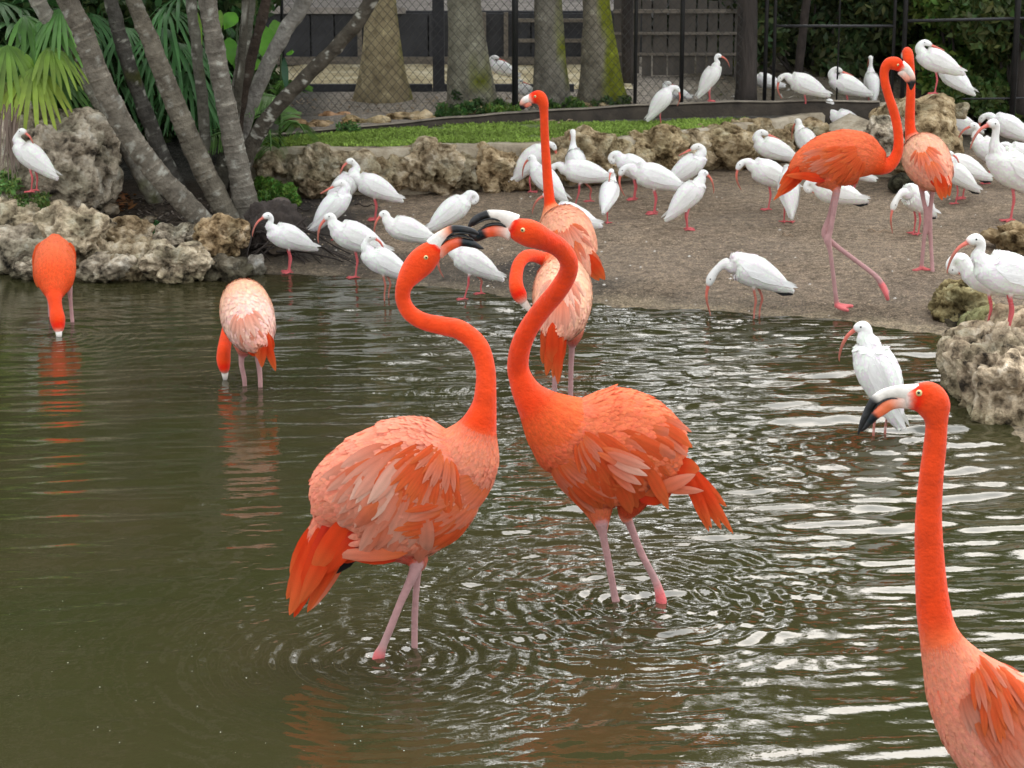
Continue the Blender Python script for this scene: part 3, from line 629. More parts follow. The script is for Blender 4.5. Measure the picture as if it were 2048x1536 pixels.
# thick royal palms with tall trunks and crowns far overhead
def frond_mesh(name, L_, col, n=26, droop=1.0, wid=.035, seed=0):
    r_ = random.Random(seed); mb = MB(); pts = []
    for i in range(12): t_ = i / 11; pts.append(Vector((L_ * (t_ - .12 * t_ * t_), 0, L_ * (.45 * t_ - droop * .75 * t_ * t_))))
    mb.tube(pts, [.018 * (1 - .8 * i / 11) for i in range(12)], 4, col)
    for i in range(n):
        t_ = .15 + .85 * i / n; j = min(int(t_ * 11), 10); p = pts[j].lerp(pts[j + 1], t_ * 11 - j); tg = (pts[j + 1] - pts[j]).normalized()
        for s_ in (1, -1):
            ll = L_ * .30 * math.sin(math.pi * (.15 + .8 * t_)) + .06; d_ = (tg * .55 + Vector((0, s_, -.15 + r_.uniform(-.15, .2)))).normalized()
            q = [p, p + d_ * ll * .5, p + d_ * ll + Vector((0, 0, -ll * .35))]
            b1 = r_.uniform(.7, 1.3); mb.strip(q, [wid * .6, wid, .003], Vector((0, 0, 1)), tuple(c * b1 for c in col), tuple(c * b1 * 1.2 for c in col))
    return mb.mesh(name, M['leaf'])
FR_L = frond_mesh('frond', 2.6, (.045, .085, .018), seed=1); FR_S = frond_mesh('frond', 1.5, (.055, .11, .02), seed=2)
def palm(px0, py0, w0, px1, w1, Y, label, matn, tint, height=8.5, moss=False, seed=0):
    b0 = Q(px0, py0, Y); s = ppm(b0); root = empty('royal_palm', b0, label, 'palm tree', 'thick grey palms behind the fence')
    top = Q(px1, 0, Y); hw = top.z - b0.z; lean = (top.x - b0.x) / hw * .6; pts, rad, n = [], [], 44
    for i in range(n):
        z_ = -.1 + (height + .1) * (i / (n - 1)) ** 1.5; f_ = max(0, 1 - max(z_, 0) / .16); r_ = (w1 / 2 / s) + (w0 - w1) / 2 / s * max(0, 1 - max(z_, 0) / hw) ** 1.6 + .02 * f_ ** 2
        pts.append(Vector((lean * min(z_, 1.2), 0, z_))); rad.append(max(r_ * (1 - .05 * max(0, z_ - 1)), .08))
    v, f = tube(pts, rad, 28); V = np.array([tuple(a) for a in v]); nn = V.copy(); cen = np.repeat(np.array([tuple(a) for a in pts]), 28, 0); nn = nn - cen; nn /= np.linalg.norm(nn, axis=1)[:, None]
    V += nn * (.008 * fbm(V * 6 + seed, 3)[:, None] + .012 * pn(V * 2 + seed)[:, None])
    ring_ = (np.sin(V[:, 2] * 60 + pn(V * 3) * 2) > .93) * .06
    g = 1 - ring_; ms = sstep(.1, .5, nn[:, 0] * (.9 if moss else .55) + .55 * fbm(V * 3.2 + seed + 3, 4) - .12 * V[:, 2] + (.22 if moss else -.28)) * (V[:, 2] < 1.3)
    base = np.array(tint)[None, :] * g[:, None]; mc = np.array([.20, .23, .02])[None, :]; c = base * (1 - ms[:, None]) + mc * ms[:, None]
    dirt = sstep(.35, 0, V[:, 2] + .1 * pn(V * 5))[:, None]; c = c * (1 - .3 * dirt)
    obj('trunk', mesh_np('trunk', V, f, [M['bark']], True, c), root)
    fr = FR_L
    for i in range(13):
        o_ = obj('frond', fr, root, pts[-1]); a = i * 2.4 + seed; o_.rotation_euler = (0, -.5 + (i % 4) * .28, a)
    return root
palm(765, 196, 112, 762, 62, 17.35, 'thickest tan palm trunk at left behind the chain link', 'bark', (.44, .37, .23), seed=1)
palm(945, 226, 108, 917, 66, 16.95, 'grey-green palm trunk with leafy weeds at its foot', 'bark', (.30, .29, .23), seed=2)
palm(1103, 224, 84, 1092, 54, 17.0, 'grey palm trunk right behind the upright flamingo head', 'bark', (.25, .235, .20), seed=3)
palm(1206, 212, 104, 1182, 56, 17.15, 'pale palm trunk with a vivid yellow-green moss streak on its right side', 'bark', (.28, .255, .205), moss=True, seed=4)

# right gate and posts
gt = simple_thing('metal_gate', (Q(1800, 200, 17.0).x, 17.0, .44), 'black metal gate frame of thin posts and rails behind the far ibises', 'gate'); O4 = gt.location
def gp(px, py_, Y=17.0): q = Q(px, py_, Y); return q - O4
def gpz(px, z): return Vector((Q(px, 120, 17.0).x, 17.0, z)) - O4
for px, r_ in ((1531, .014), (1548, .012), (1786, .012), (1807, .017), (2030, .022), (1676, .006)):
    bars('post', [(gpz(px, .3), gpz(px, 2.5), r_)], M['metal'], gt)
zr1, zr2 = Q(1660, 52, 17.0).z, Q(1930, 42, 17.0).z
bars('rail', [(gpz(1550, zr1), gpz(1785, zr1), .010)], M['metal'], gt); bars('rail', [(gpz(1810, zr2), gpz(2060, zr2 + .02), .011)], M['metal'], gt)
bars('rail', [(gpz(1928, Q(1990, 198, 17.0).z), gpz(2060, Q(1990, 196, 17).z), .007)], M['metal'], gt)
bars('rail', [(gpz(1550, 2.45), gpz(2060, 2.45), .011)], M['metal'], gt)
def trunk_thing(px, py, wpx, Y, label, m='bark_dark', h=5, lean=0, name='tree', seed=0, crown=True, cat='tree'):
    b0 = Q(px, py, Y); s = ppm(b0); r_ = wpx / 2 / s; root = empty(name, b0, label, cat)
    pts = [Vector((lean * z_ + .03 * math.sin(z_ * 2 + seed), 0, z_)) for z_ in np.linspace(-.15, h, 26)]; rad = [r_ * (1 + .25 * max(0, 1 - max(p.z, 0) / .2) ** 2) * (1 - .08 * max(p.z, 0)) for p in pts]
    v, f = tube(pts, rad, 16); V = np.array([tuple(a) for a in v]); V[:, :2] *= 1 + .0 * V[:, :2]; V += .012 * np.stack([fbm(V * 5, 3), fbm(V * 5 + 9, 3), V[:, 0] * 0], 1)
    obj('trunk', mesh_np('trunk', V, f, [M[m]], True, np.ones((len(V), 3)) * .2), root); return root, pts[-1]
def crown_mesh(name, clusters, leaves, size, col, seed, flat=.7):
    r_ = np.random.RandomState(seed); Vs, Cs = [], []
    for (cx_, cy_, cz_, cr_) in clusters:
        m_ = int(leaves); d_ = r_.normal(size=(m_, 3)); d_ /= np.linalg.norm(d_, axis=1)[:, None]; rad_ = cr_ * r_.uniform(.35, 1.08, (m_, 1)) ** .6
        p = np.array([cx_, cy_, cz_]) + d_ * rad_ * np.array([1, 1, flat]); a = r_.normal(size=(m_, 3)); a /= np.linalg.norm(a, axis=1)[:, None]
        b1 = np.cross(a, r_.normal(size=(m_, 3))); b1 /= np.linalg.norm(b1, axis=1)[:, None]; sz = size * r_.uniform(.6, 1.4, (m_, 1))
        V = np.stack([p - a * sz, p - b1 * sz * .42, p + a * sz, p + b1 * sz * .42], 1); Vs.append(V.reshape(-1, 3))
        c = np.array(col) * r_.uniform(.5, 1.5, (m_, 1)) * r_.uniform(.75, 1.25); c[:, 0] *= r_.uniform(.7, 1.5, m_); Cs.append(np.repeat(c, 4, 0))
    V = np.concatenate(Vs); return mesh_np(name, V, np.arange(len(V)).reshape(-1, 4), [M['crown']], False, np.concatenate(Cs))
tr, _ = trunk_thing(1484, 202, 40, 17.05, 'thick dark straight trunk standing left of the metal gate', h=6, seed=1)
crs = [(random.gauss(0, .9), random.gauss(0, .9), random.uniform(4.8, 7), random.uniform(.5, .9)) for _ in range(16)]
tag(obj('crown', crown_mesh('crown', crs, 500, .05, (.05, .09, .02), 3), tr), kind='stuff')
trunk_thing(1585, 190, 18, 18.2, 'thin reddish brown trunk beside the gate posts', h=3, lean=.12, m='root', name='sapling', seed=2, cat='sapling')
for a, b_, w_, l_, t_ in ((1880, 150, 22, 'straight dark trunk behind the right gate panel', 19.2), (2036, 190, 44, 'broad dark trunk at the upper right frame corner', 17.6), (1260, 150, 24, 'dark trunk between the mossy palm and the plank fence', 18.2), (1350, 140, 14, 'thin dark trunk behind the plank fence', 19.4), (1690, 140, 12, 'thin dark stem behind the left gate panel', 19.0)):
    r0, top = trunk_thing(a, b_, w_, t_, l_, h=5, seed=a)
# dark and mid-green shrubs behind the gate and beyond
def shrub(px, py, Y, w, h, label, col, seed, size=.045, leaves=260, nc=16, name='shrub', cat='shrub', group=None, z0=None):
    b0 = Q(px, py, Y); b0.z = float(hz(b0.x, b0.y)) if z0 is None else z0; root = empty(name, b0, label, cat, group); r_ = random.Random(seed)
    cl = [(r_.uniform(-w / 2, w / 2), r_.uniform(-.25, .45), r_.uniform(.08, 1) * h, r_.uniform(.14, .28) * min(1, h * 1.2)) for _ in range(nc)]
    mb = MB()
    for c_ in cl[:8]: mb.tube([Vector((c_[0] * .3, 0, -.05)), Vector((c_[0] * .7, c_[1] * .5, c_[2] * .5)), Vector(c_[:3])], [.014, .01, .005], 5)
    obj('stem', mb.mesh('stem', M['bark_dark']), root)
    tag(obj('leaves', crown_mesh('leaves', cl, leaves, size, col, seed, .9), root), kind='stuff'); return root
SH = 'shrubs growing behind the metal gate'
for k, (px, py, Y, w, h, lab, c_) in enumerate((
    (1620, 120, 18.8, 1.3, 1.1, 'dark green shrub behind the left half of the left gate panel', (.06, .09, .03)),
    (1740, 120, 19.2, 1.2, 1.3, 'dark shrub behind the right half of the left gate panel', (.05, .075, .028)),
    (1850, 110, 19.0, 1.1, 1.5, 'mid-green shrub behind the walking flamingo head', (.08, .13, .03)),
    (1950, 150, 18.2, .9, 1.2, 'lighter green hanging bush behind the right gate panel', (.09, .16, .03)),
    (2030, 170, 17.7, .7, 1.1, 'dark green bush at the upper right frame edge', (.06, .09, .025)),
    (1930, 180, 17.6, .6, .35, 'low green shrub behind the ibis with its head tucked on the boulder', (.05, .09, .02)),
    (1400, 60, 20.4, 1.8, 1.4, 'dark shrubbery above the plank fence', (.03, .05, .018)),
    (1120, 30, 21.0, 1.6, 1.2, 'dark shrub above the boardwalk between the palms', (.03, .05, .018)))):
    shrub(px, py, Y, w, h, lab, c_, 100 + k, nc=22, leaves=330, group=SH if px > 1500 else None)
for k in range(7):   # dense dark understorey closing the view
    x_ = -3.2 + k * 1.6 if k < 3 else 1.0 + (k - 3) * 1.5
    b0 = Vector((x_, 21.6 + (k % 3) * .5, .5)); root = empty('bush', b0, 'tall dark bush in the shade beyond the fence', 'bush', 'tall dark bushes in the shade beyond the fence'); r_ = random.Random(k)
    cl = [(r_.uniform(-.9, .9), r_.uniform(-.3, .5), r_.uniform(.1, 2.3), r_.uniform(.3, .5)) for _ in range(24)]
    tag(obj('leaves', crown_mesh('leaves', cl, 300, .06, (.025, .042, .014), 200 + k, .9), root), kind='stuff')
    mb = MB(); mb.tube([Vector((0, 0, -.1)), Vector((0, 0, 2))], [.03, .015], 6); obj('stem', mb.mesh('stem', M['bark_dark']), root)
# weeds at palm feet and behind curb
def weeds(px, py, Y, w, h, label, col, seed, n=260, size=.022, name='weeds', d=.1, z0=None):
    b0 = Q(px, py, Y); b0.z = float(hz(b0.x, b0.y)) if z0 is None else z0; cl = [(random.uniform(-w / 2, w / 2), random.uniform(-d, d), random.uniform(0, h) * random.uniform(.3, 1), .04) for _ in range(14)]
    return tag(obj(name, crown_mesh(name, cl, n // 6, size, col, seed, 1), None, b0), label, None if True else '', kind='stuff')
weeds(955, 215, 16.75, .32, .16, 'dark green weeds at the foot of the second palm', (.05, .11, .03), 1, 700)
weeds(905, 228, 16.6, .2, .08, 'small weeds beside the upright stone behind the curb', (.06, .13, .03), 2)
weeds(1010, 222, 16.7, .2, .06, 'light green weeds left of the fence post', (.12, .22, .04), 3)
weeds(1130, 215, 16.85, .25, .07, 'green weeds at the feet of the third palm', (.07, .14, .03), 4, 500)
weeds(1225, 205, 17.0, .25, .05, 'green weeds at the foot of the mossy palm', (.06, .11, .03), 5, 400)
weeds(548, 358, 15.0, .26, .22, 'bright green ground cover heaped beside the palm base', (.11, .24, .04), 6, 2600, .018, 'ground_cover', .14)
weeds(700, 268, 15.95, .12, .05, 'darker tuft of weeds on the lawn', (.06, .13, .03), 7, 300, .016)
weeds(293, 432, 14.25, .16, .05, 'small green seedlings in the litter under the palms', (.06, .15, .04), 8, 420, .016)
weeds(60, 420, 13.95, .22, .04, 'green moss tuft on the low tan rock at left', (.08, .15, .03), 9, 420, .012, z0=.33)
weeds(18, 375, 14.1, .10, .07, 'light green seedling beside the lone white bird', (.13, .24, .06), 10, 200, .02, z0=.40)

# ---------------------------------------------------------------- leaning palm stems at the left
def stem(path, w, Y, label, tint, m='bark', rings=True, seed=0, mossy=.0, ext=3.6, dY=(0, 0), speck=1.0, lumps=.006):
    pts = [Q(a, b_, Y + dY[0] + (dY[1] - dY[0]) * i / (len(path) - 1)) for i, (a, b_) in enumerate(path)]   # from the ground up
    ws = [w_ / 2 / ppm(p) * (.70 if w_ > 45 else .80) for w_, p in zip(w, pts)]
    d_ = (pts[-1] - pts[-2]).normalized(); up = (d_ + Vector((0, 0, .35))).normalized()
    e1 = pts[-1] + up * .9; e2 = e1 + (up + Vector((0, 0, .5))).normalized() * ext * .4; e3 = e2 + (up + Vector((0, 0, 1))).normalized() * ext * .6
    down = pts[0] - (pts[1] - pts[0]).normalized() * .15
    pts = [down] + pts + [e1, e2, e3]; ws = [ws[0] * 1.05] + ws + [ws[-1] * .95, ws[-1] * .85, ws[-1] * .7]
    P_, R_ = [], []
    for i in range(len(pts) - 1):
        p0, p1, p2, p3 = pts[max(i - 1, 0)], pts[i], pts[i + 1], pts[min(i + 2, len(pts) - 1)]; n_ = max(4, int((p2 - p1).length / .006)) if i < len(pts) - 4 else 14
        for k in range(n_):
            t_ = k / n_; P_.append(.5 * ((2 * p1) + (p2 - p0) * t_ + (2 * p0 - 5 * p1 + 4 * p2 - p3) * t_ ** 2 + (3 * p1 - p0 - 3 * p2 + p3) * t_ ** 3)); R_.append(ws[i] * (1 - t_) + ws[i + 1] * t_)
    P_.append(pts[-1]); R_.append(ws[-1]); base = P_[0].copy()
    arc = [0]
    for i in range(1, len(P_)): arc.append(arc[-1] + (P_[i] - P_[i - 1]).length)
    rs = random.Random(seed); nodes = []; a_ = .2
    while a_ < arc[-1]: nodes.append(a_); a_ += rs.uniform(.04, .10)
    nodes = np.array(nodes); ar = np.array(arc); dist = np.min(np.abs(ar[:, None] - nodes[None, :]), axis=1)
    if rings: R_ = [r * (1 + .05 * math.exp(-(dd / .007) ** 2)) for r, dd in zip(R_, dist)]
    v, f = tube([p - base for p in P_], R_, 20); V = np.array([tuple(a) for a in v]); cen = np.repeat(np.array([tuple(p - base) for p in P_]), 20, 0)
    nn = V - cen; nn /= np.maximum(np.linalg.norm(nn, axis=1), 1e-6)[:, None]
    V += nn * (lumps * fbm(V * 9 + seed * 5, 3)[:, None])
    g = np.ones(len(V)); dd = np.repeat(dist, 20) + .004 * pn(V * 22)
    if rings: g += .5 * np.exp(-(dd / .0042) ** 2) * sstep(-.2, .1, pn(V * 6 + 3)) * speck
    g *= 1 + .22 * fbm(V * 4 + seed, 3)
    c = np.array(tint)[None, :] * g[:, None]; ms = sstep(.0, .5, fbm(V * 3 + seed + 8, 3) + mossy * 2 - .9)[:, None]; c = c * (1 - ms) + np.array([.075, .085, .015]) * ms
    li = (sstep(.42, .60, fbm(V * 17 + seed * 3, 3)) * .9 * speck)[:, None]; c = c * (1 - li) + np.array([.40, .40, .36]) * li
    root = empty('palm_tree', base, label, 'palm tree', 'leaning palm stems of the clump at the left')
    obj('trunk', mesh_np('trunk', V, f, [M[m]], True, c), root)
    for i in range(9):
        o_ = obj('frond', FR_S, root, P_[-1] - base); o_.rotation_euler = (0, -.45 + (i % 3) * .3, i * 2.4 + seed)
    return root
BR, GY_ = (.19, .17, .14), (.20, .19, .165)
stem([(428, 470), (395, 430), (330, 365), (262, 275), (205, 170), (165, 60), (135, 0)], [60, 62, 64, 64, 64, 62, 60], 14.15, 'brown ringed palm trunk leaning left, lowest and longest of the clump', BR, seed=1)
stem([(452, 425), (425, 375), (385, 290), (335, 170), (300, 80), (268, 0)], [64, 64, 62, 58, 52, 46], 14.45, 'grey-brown leaning palm trunk second from the ground at the centre of the clump', (.18, .162, .13), seed=2, mossy=.15, speck=.6)
stem([(495, 425), (482, 360), (462, 260), (440, 150), (425, 60), (415, -5)], [76, 66, 58, 54, 54, 52], 14.5, 'nearly upright grey palm trunk at the right of the clump base', (.19, .175, .15), seed=3)
stem([(300, 385), (240, 270), (180, 170), (120, 70), (72, -5)], [40, 40, 42, 40, 40], 14.75, 'lichen-grey palm trunk leaning furthest left across the fan leaves', (.27, .255, .22), seed=4, mossy=.28)
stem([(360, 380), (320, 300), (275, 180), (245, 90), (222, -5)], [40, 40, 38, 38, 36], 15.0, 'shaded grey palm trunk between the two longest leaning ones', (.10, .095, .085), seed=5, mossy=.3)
stem([(418, 375), (412, 300), (405, 200), (392, 90), (382, -5)], [26, 26, 28, 28, 26], 15.0, 'thin mossy palm stem behind the upright grey trunk', (.16, .155, .13), seed=6, mossy=.3, rings=False)
stem([(470, 330), (478, 230), (500, 130), (520, 50), (532, -5)], [30, 28, 28, 26, 26], 14.9, 'thin dark brown stem rising right of the upright grey trunk', (.06, .045, .035), seed=7, speck=.25)
stem([(440, 350), (458, 260), (480, 150), (492, 60), (500, -5)], [32, 32, 34, 32, 30], 15.1, 'speckled grey stem just behind the thin dark one', (.17, .165, .14), seed=8, mossy=.2)
stem([(478, 300), (498, 220), (540, 120), (578, 50), (612, -8)], [34, 36, 38, 38, 40], 15.0, 'pale grey stem leaning right in front of the big green leaves', (.27, .26, .24), seed=9, rings=False)
stem([(482, 350), (500, 295), (545, 225), (615, 150), (680, 85), (745, -5)], [44, 40, 38, 36, 36, 36], 14.8, 'dark mottled trunk leaning furthest right across the first thick palm', (.085, .075, .06), seed=10, rings=False, speck=1.3, mossy=.1)
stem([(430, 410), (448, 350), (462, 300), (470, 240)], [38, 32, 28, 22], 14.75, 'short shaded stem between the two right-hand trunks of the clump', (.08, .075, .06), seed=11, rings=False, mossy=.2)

# stump and root mass
rt = empty('tree_stump', G(560, 525), 'dark root mass with a cut log end beside the mud', 'stump'); O5 = rt.location
c0 = Q(545, 470, G(560, 525).y + .35) - O5; v, f = ICO[5]; q = v * np.array([.19, .22, .20]); q = q + v * (.05 * fbm(v * 2.5 + 3, 4) + .012 * fbm(v * 14, 3))[:, None]
obj('root_mass', mesh_np('root_mass', q + np.array(tuple(c0)), f, [M['root']]), rt)
def disc(p, r, n_, m, name, par):
    z_ = n_.normalized(); v_, f_ = tube([p - z_ * .05, p - z_ * .008, p], [r * 1.05, r, r * .93], 16); return obj(name, mesh_np(name, np.array([tuple(a) for a in v_]), f_, [m], False), par)
disc(Q(548, 492, G(560, 525).y + .10) - O5, .052, Vector((-.3, -1, .1)), mat('log_end', (.11, .085, .06), rough=.9, noise=(12, 5, .4)), 'cut_log_end', rt)
disc(Q(562, 405, G(560, 525).y + .45) - O5, .062, Vector((.1, -.45, 1)), mat('cut_top', (.085, .065, .055), rough=.9, noise=(14, 5, .3)), 'cut_top', rt)
for i in range(34):
    a, b_ = random.uniform(500, 620), random.uniform(430, 520); p0 = Q(a, b_, 13.75 + random.uniform(0, .2)); k = i % 2
    e_ = G(random.uniform(600, 730) if k else random.uniform(490, 640), random.uniform(490, 535)); mid = p0.lerp(e_, .5) + Vector((0, -.03, .03)); w_ = random.uniform(.003, .008)
    mb = MB(); ps = [p0, p0.lerp(mid, .6) + Vector((0, 0, .01)), mid, mid.lerp(e_, .6) + Vector((random.uniform(-.02, .02), 0, .0)), e_ + Vector((0, 0, -.004))]; mb.tube([p - O5 for p in ps], [w_, w_, w_ * .9, w_ * .7, w_ * .4], 5)
    obj('root', mb.mesh('root', M['root']), rt)
# sticks and fallen leaves
def stick(a, b_, r_, label, m='stick', bend=.01, lift=.008):
    p, q = G(*a), G(*b_); mb = MB(); n_ = 6; mb.tube([p.lerp(q, i / n_) + Vector((0, 0, lift + bend * math.sin(i * 1.9))) - p for i in range(n_ + 1)], [r_ * (1 - .5 * i / n_) for i in range(n_ + 1)], 6)
    return tag(obj('stick', mb.mesh('stick', M[m]), None, p), label, 'stick')
stick((1062, 246), (1155, 238), .011, 'pale stick lying on the lawn edge right of the upright flamingo neck'); stick((1112, 252), (1150, 240), .008, 'short pale twig crossing the stick by the curb')
stick((1735, 463), (1785, 466), .005, 'thin pale twig on the sand behind the walking flamingo'); stick((1565, 471), (1588, 474), .005, 'short pale twig left of the walking flamingo legs')
stick((710, 412), (760, 415), .005, 'dark twig on the sand under the touching pair of ibises', 'root'); stick((590, 420), (640, 424), .006, 'dark twig right of the stump top', 'root')
def patch_litter(n, fn, label, name, cols, s0=.012, s1=.03):
    V, C_ = [], []
    for _ in range(n):
        p = fn(); a = random.uniform(0, 6.28); s = random.uniform(s0, s1); t_ = Vector((math.cos(a), math.sin(a), random.uniform(-.3, .5))) * s; w_ = Vector((-math.sin(a), math.cos(a), random.uniform(-.4, .4))) * s * .3
        for q in (p - t_, p - w_, p + t_, p + w_): V.append(tuple(q + Vector((0, 0, .008))))
        c = random.choice(cols); b1 = random.uniform(.6, 1.3); C_ += [tuple(x_ * b1 for x_ in c)] * 4
    return tag(obj(name, mesh_np(name, np.array(V), np.arange(len(V)).reshape(-1, 4), [M['grass']], False, np.array(C_))), label, kind='stuff')
patch_litter(900, lambda: G(random.uniform(180, 500), random.uniform(395, 470)), 'dead leaves and twigs littered under the leaning palms', 'leaf_litter', ((.10, .075, .05), (.16, .13, .10), (.05, .04, .03), (.2, .17, .14)))
patch_litter(60, lambda: G(random.gauss(238, 14), random.gauss(405, 8)), 'orange-brown fallen leaves heaped beside the big boulder', 'fallen_leaves', ((.28, .10, .03), (.2, .09, .03)), .03, .06)
patch_litter(500, lambda: G(random.uniform(560, 1280), random.uniform(196, 232)), 'scattered dry leaves behind the curb', 'dry_leaves', ((.30, .22, .14), (.2, .14, .08), (.4, .33, .24)), .01, .03)
patch_litter(700, lambda: G(random.uniform(1380, 2040), random.uniform(100, 200)), 'scattered dead leaves in the shade behind the gate', 'dead_leaves', ((.22, .17, .12), (.12, .10, .05), (.4, .38, .34), (.10, .14, .04)), .012, .035)

# ---------------------------------------------------------------- fan palm, big leaves, understorey at the left
def fan(mbc, root, p, d, L_, n, col, tip, seed, spread=2.4, droop=.6, wid=.016):
    r_ = random.Random(seed); mb = MB(); d = Vector(d).normalized(); side = d.cross(Vector((0, 0, 1))).normalized(); up = side.cross(d)
    for i in range(n):
        a = (i / (n - 1) - .5) * spread + r_.uniform(-.05, .05); dd = (d * math.cos(a) + side * math.sin(a)).normalized(); ll = L_ * r_.uniform(.85, 1.08) * (1 - .25 * abs(a) / spread)
        ps = [p + dd * ll * t_ + Vector((0, 0, -droop * ll * t_ * t_)) + up * .02 for t_ in (0, .2, .45, .7, .9, 1)]
        b1 = r_.uniform(.75, 1.25); mb.strip(ps, [.002, wid * .6, wid, wid * .95, wid * .6, wid * .25], up, tuple(c * b1 for c in col), tuple(c * b1 for c in tip), .25)
    st = Vector((0, 0, -.02)); mb.tube([p - d * .35 + Vector((0, 0, -.35)), p - d * .1 + Vector((0, 0, -.05)), p], [.005, .004, .003], 4, (.08, .12, .03))
    return obj('frond', mb.mesh('frond', M['leaf']), root)
fp = empty('fan_palm', Q(60, 240, 15.0), 'fan palm with drooping yellow-green leaf fingers at the upper left', 'fan palm'); O6 = fp.location
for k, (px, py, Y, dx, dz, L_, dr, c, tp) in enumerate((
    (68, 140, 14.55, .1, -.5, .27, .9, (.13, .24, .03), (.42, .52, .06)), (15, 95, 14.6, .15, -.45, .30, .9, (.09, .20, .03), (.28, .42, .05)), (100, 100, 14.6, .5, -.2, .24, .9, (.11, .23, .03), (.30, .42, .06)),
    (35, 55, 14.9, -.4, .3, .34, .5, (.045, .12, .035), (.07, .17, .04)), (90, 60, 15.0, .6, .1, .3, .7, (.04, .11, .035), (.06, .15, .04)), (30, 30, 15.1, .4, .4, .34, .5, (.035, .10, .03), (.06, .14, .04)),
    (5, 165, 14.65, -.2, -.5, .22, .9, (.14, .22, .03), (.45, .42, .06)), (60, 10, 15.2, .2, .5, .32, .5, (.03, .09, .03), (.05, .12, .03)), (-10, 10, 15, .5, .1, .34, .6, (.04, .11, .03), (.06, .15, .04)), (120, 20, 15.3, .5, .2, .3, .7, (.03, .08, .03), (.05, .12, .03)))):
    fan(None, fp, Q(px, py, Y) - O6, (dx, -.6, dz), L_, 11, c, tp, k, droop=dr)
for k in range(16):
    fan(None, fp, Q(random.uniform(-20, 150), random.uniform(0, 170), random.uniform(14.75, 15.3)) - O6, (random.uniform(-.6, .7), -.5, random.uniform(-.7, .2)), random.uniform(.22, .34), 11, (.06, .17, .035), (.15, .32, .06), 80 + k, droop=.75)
fp2 = empty('strappy_palm', Q(350, 200, 15.6), 'dark green strappy palm leaves between the leaning trunks', 'palm plant'); O7 = fp2.location
for k, (px, py, dx, dz, L_) in enumerate(((330, 20, .6, -.1, .42), (350, 90, .5, -.3, .40), (330, 60, -.3, -.2, .36), (375, 150, .3, -.5, .34), (360, 5, .2, .2, .42), (300, 120, .4, -.3, .34), (395, 100, .5, -.3, .3), (250, 60, .4, -.2, .36), (420, 200, -.4, -.5, .26), (215, 140, .2, -.4, .34), (180, 30, .1, -.4, .36), (350, 170, -.4, -.4, .3))):
    fan(None, fp2, Q(px, py, 15.35 + .03 * k) - O7, (dx, -.5, dz), L_, 11, (.05, .14, .04), (.09, .24, .07), 50 + k, droop=.8, wid=.013)
bl = empty('big_leaf_plant', Q(520, 180, 15.5), 'plant with broad bright green leaves behind the right-leaning stems', 'leafy plant'); O8 = bl.location
def bigleaf(px, py, Y, dx, dz, L_, W_, c):
    p = Q(px, py, Y) - O8; d = Vector((dx, -.25, dz)).normalized(); mb = MB(); ps = [p + d * L_ * t_ + Vector((0, -.03 * math.sin(t_ * 3), -.12 * L_ * t_ * t_)) for t_ in np.linspace(0, 1, 8)]
    mb.strip(ps, [W_ * w_ for w_ in (.15, .75, 1, .98, .85, .6, .3, .03)], Vector((.1, -1, .5)).normalized(), c, tuple(x_ * 1.25 for x_ in c), .18)
    obj('leaf', mb.mesh('leaf', M['leaf']), bl)
for a in ((470, 25, 15.2, -.3, -.4, .12, .05, (.12, .34, .03)), (525, 50, 15.2, .1, -.6, .22, .07, (.13, .36, .03)), (548, 40, 15.3, .3, -.9, .18, .05, (.15, .36, .04)), (440, 20, 15.1, 0, -1, .14, .025, (.15, .30, .03)), (458, 75, 15.3, .1, -.7, .16, .05, (.10, .28, .03)), (520, 120, 15.3, -.5, -.2, .13, .045, (.12, .30, .03)), (575, 105, 15.1, .2, .1, .08, .025, (.12, .32, .03)), (568, 115, 15.1, .1, -1, .22, .022, (.03, .09, .04)), (395, 25, 15.2, .1, -1, .26, .022, (.16, .30, .03)), (500, 85, 15.4, 0, -1, .12, .05, (.25, .30, .05)), (480, 110, 15.4, .1, -.8, .14, .05, (.10, .26, .03))): bigleaf(*a)
mb = MB()
for px in (470, 520, 560): mb.tube([Q(px, 330, 15.4) - O8, Q(px, 180, 15.4) - O8, Q(px + 5, 40, 15.3) - O8], [.01, .008, .005], 6, (.06, .1, .03))
obj('stem', mb.mesh('stem', M['leaf']), bl)
ff = empty('fern', Q(520, 260, 15.3), 'light green fern fronds low behind the right-leaning stem', 'fern')
FN = frond_mesh('frond', .32, (.10, .20, .045), n=18, wid=.008, seed=5)
for k in range(12):
    o_ = obj('frond', FN, ff, Q(random.uniform(470, 570), random.uniform(200, 300), 15.2 + random.uniform(0, .3)) - ff.location); o_.rotation_euler = (random.uniform(-.4, .4), random.uniform(-1.1, .3), random.uniform(0, 6.28))
dry = empty('dry_fronds', Q(20, 300, 14.2), 'withered brown palm strands hanging over the left end of the boulder', 'dry fronds')
for k in range(16):
    mb = MB(); p = Q(random.uniform(5, 45), random.uniform(205, 235), 14.3) - dry.location; e_ = Q(random.uniform(-5, 40), random.uniform(300, 370), 14.1) - dry.location
    mb.strip([p, p.lerp(e_, .4) + Vector((0, -.05, .02)), e_], [.004, .007, .002], Vector((0, -1, 0)), (.16, .11, .08), (.26, .20, .16)); obj('strand', mb.mesh('strand', M['grass']), dry)
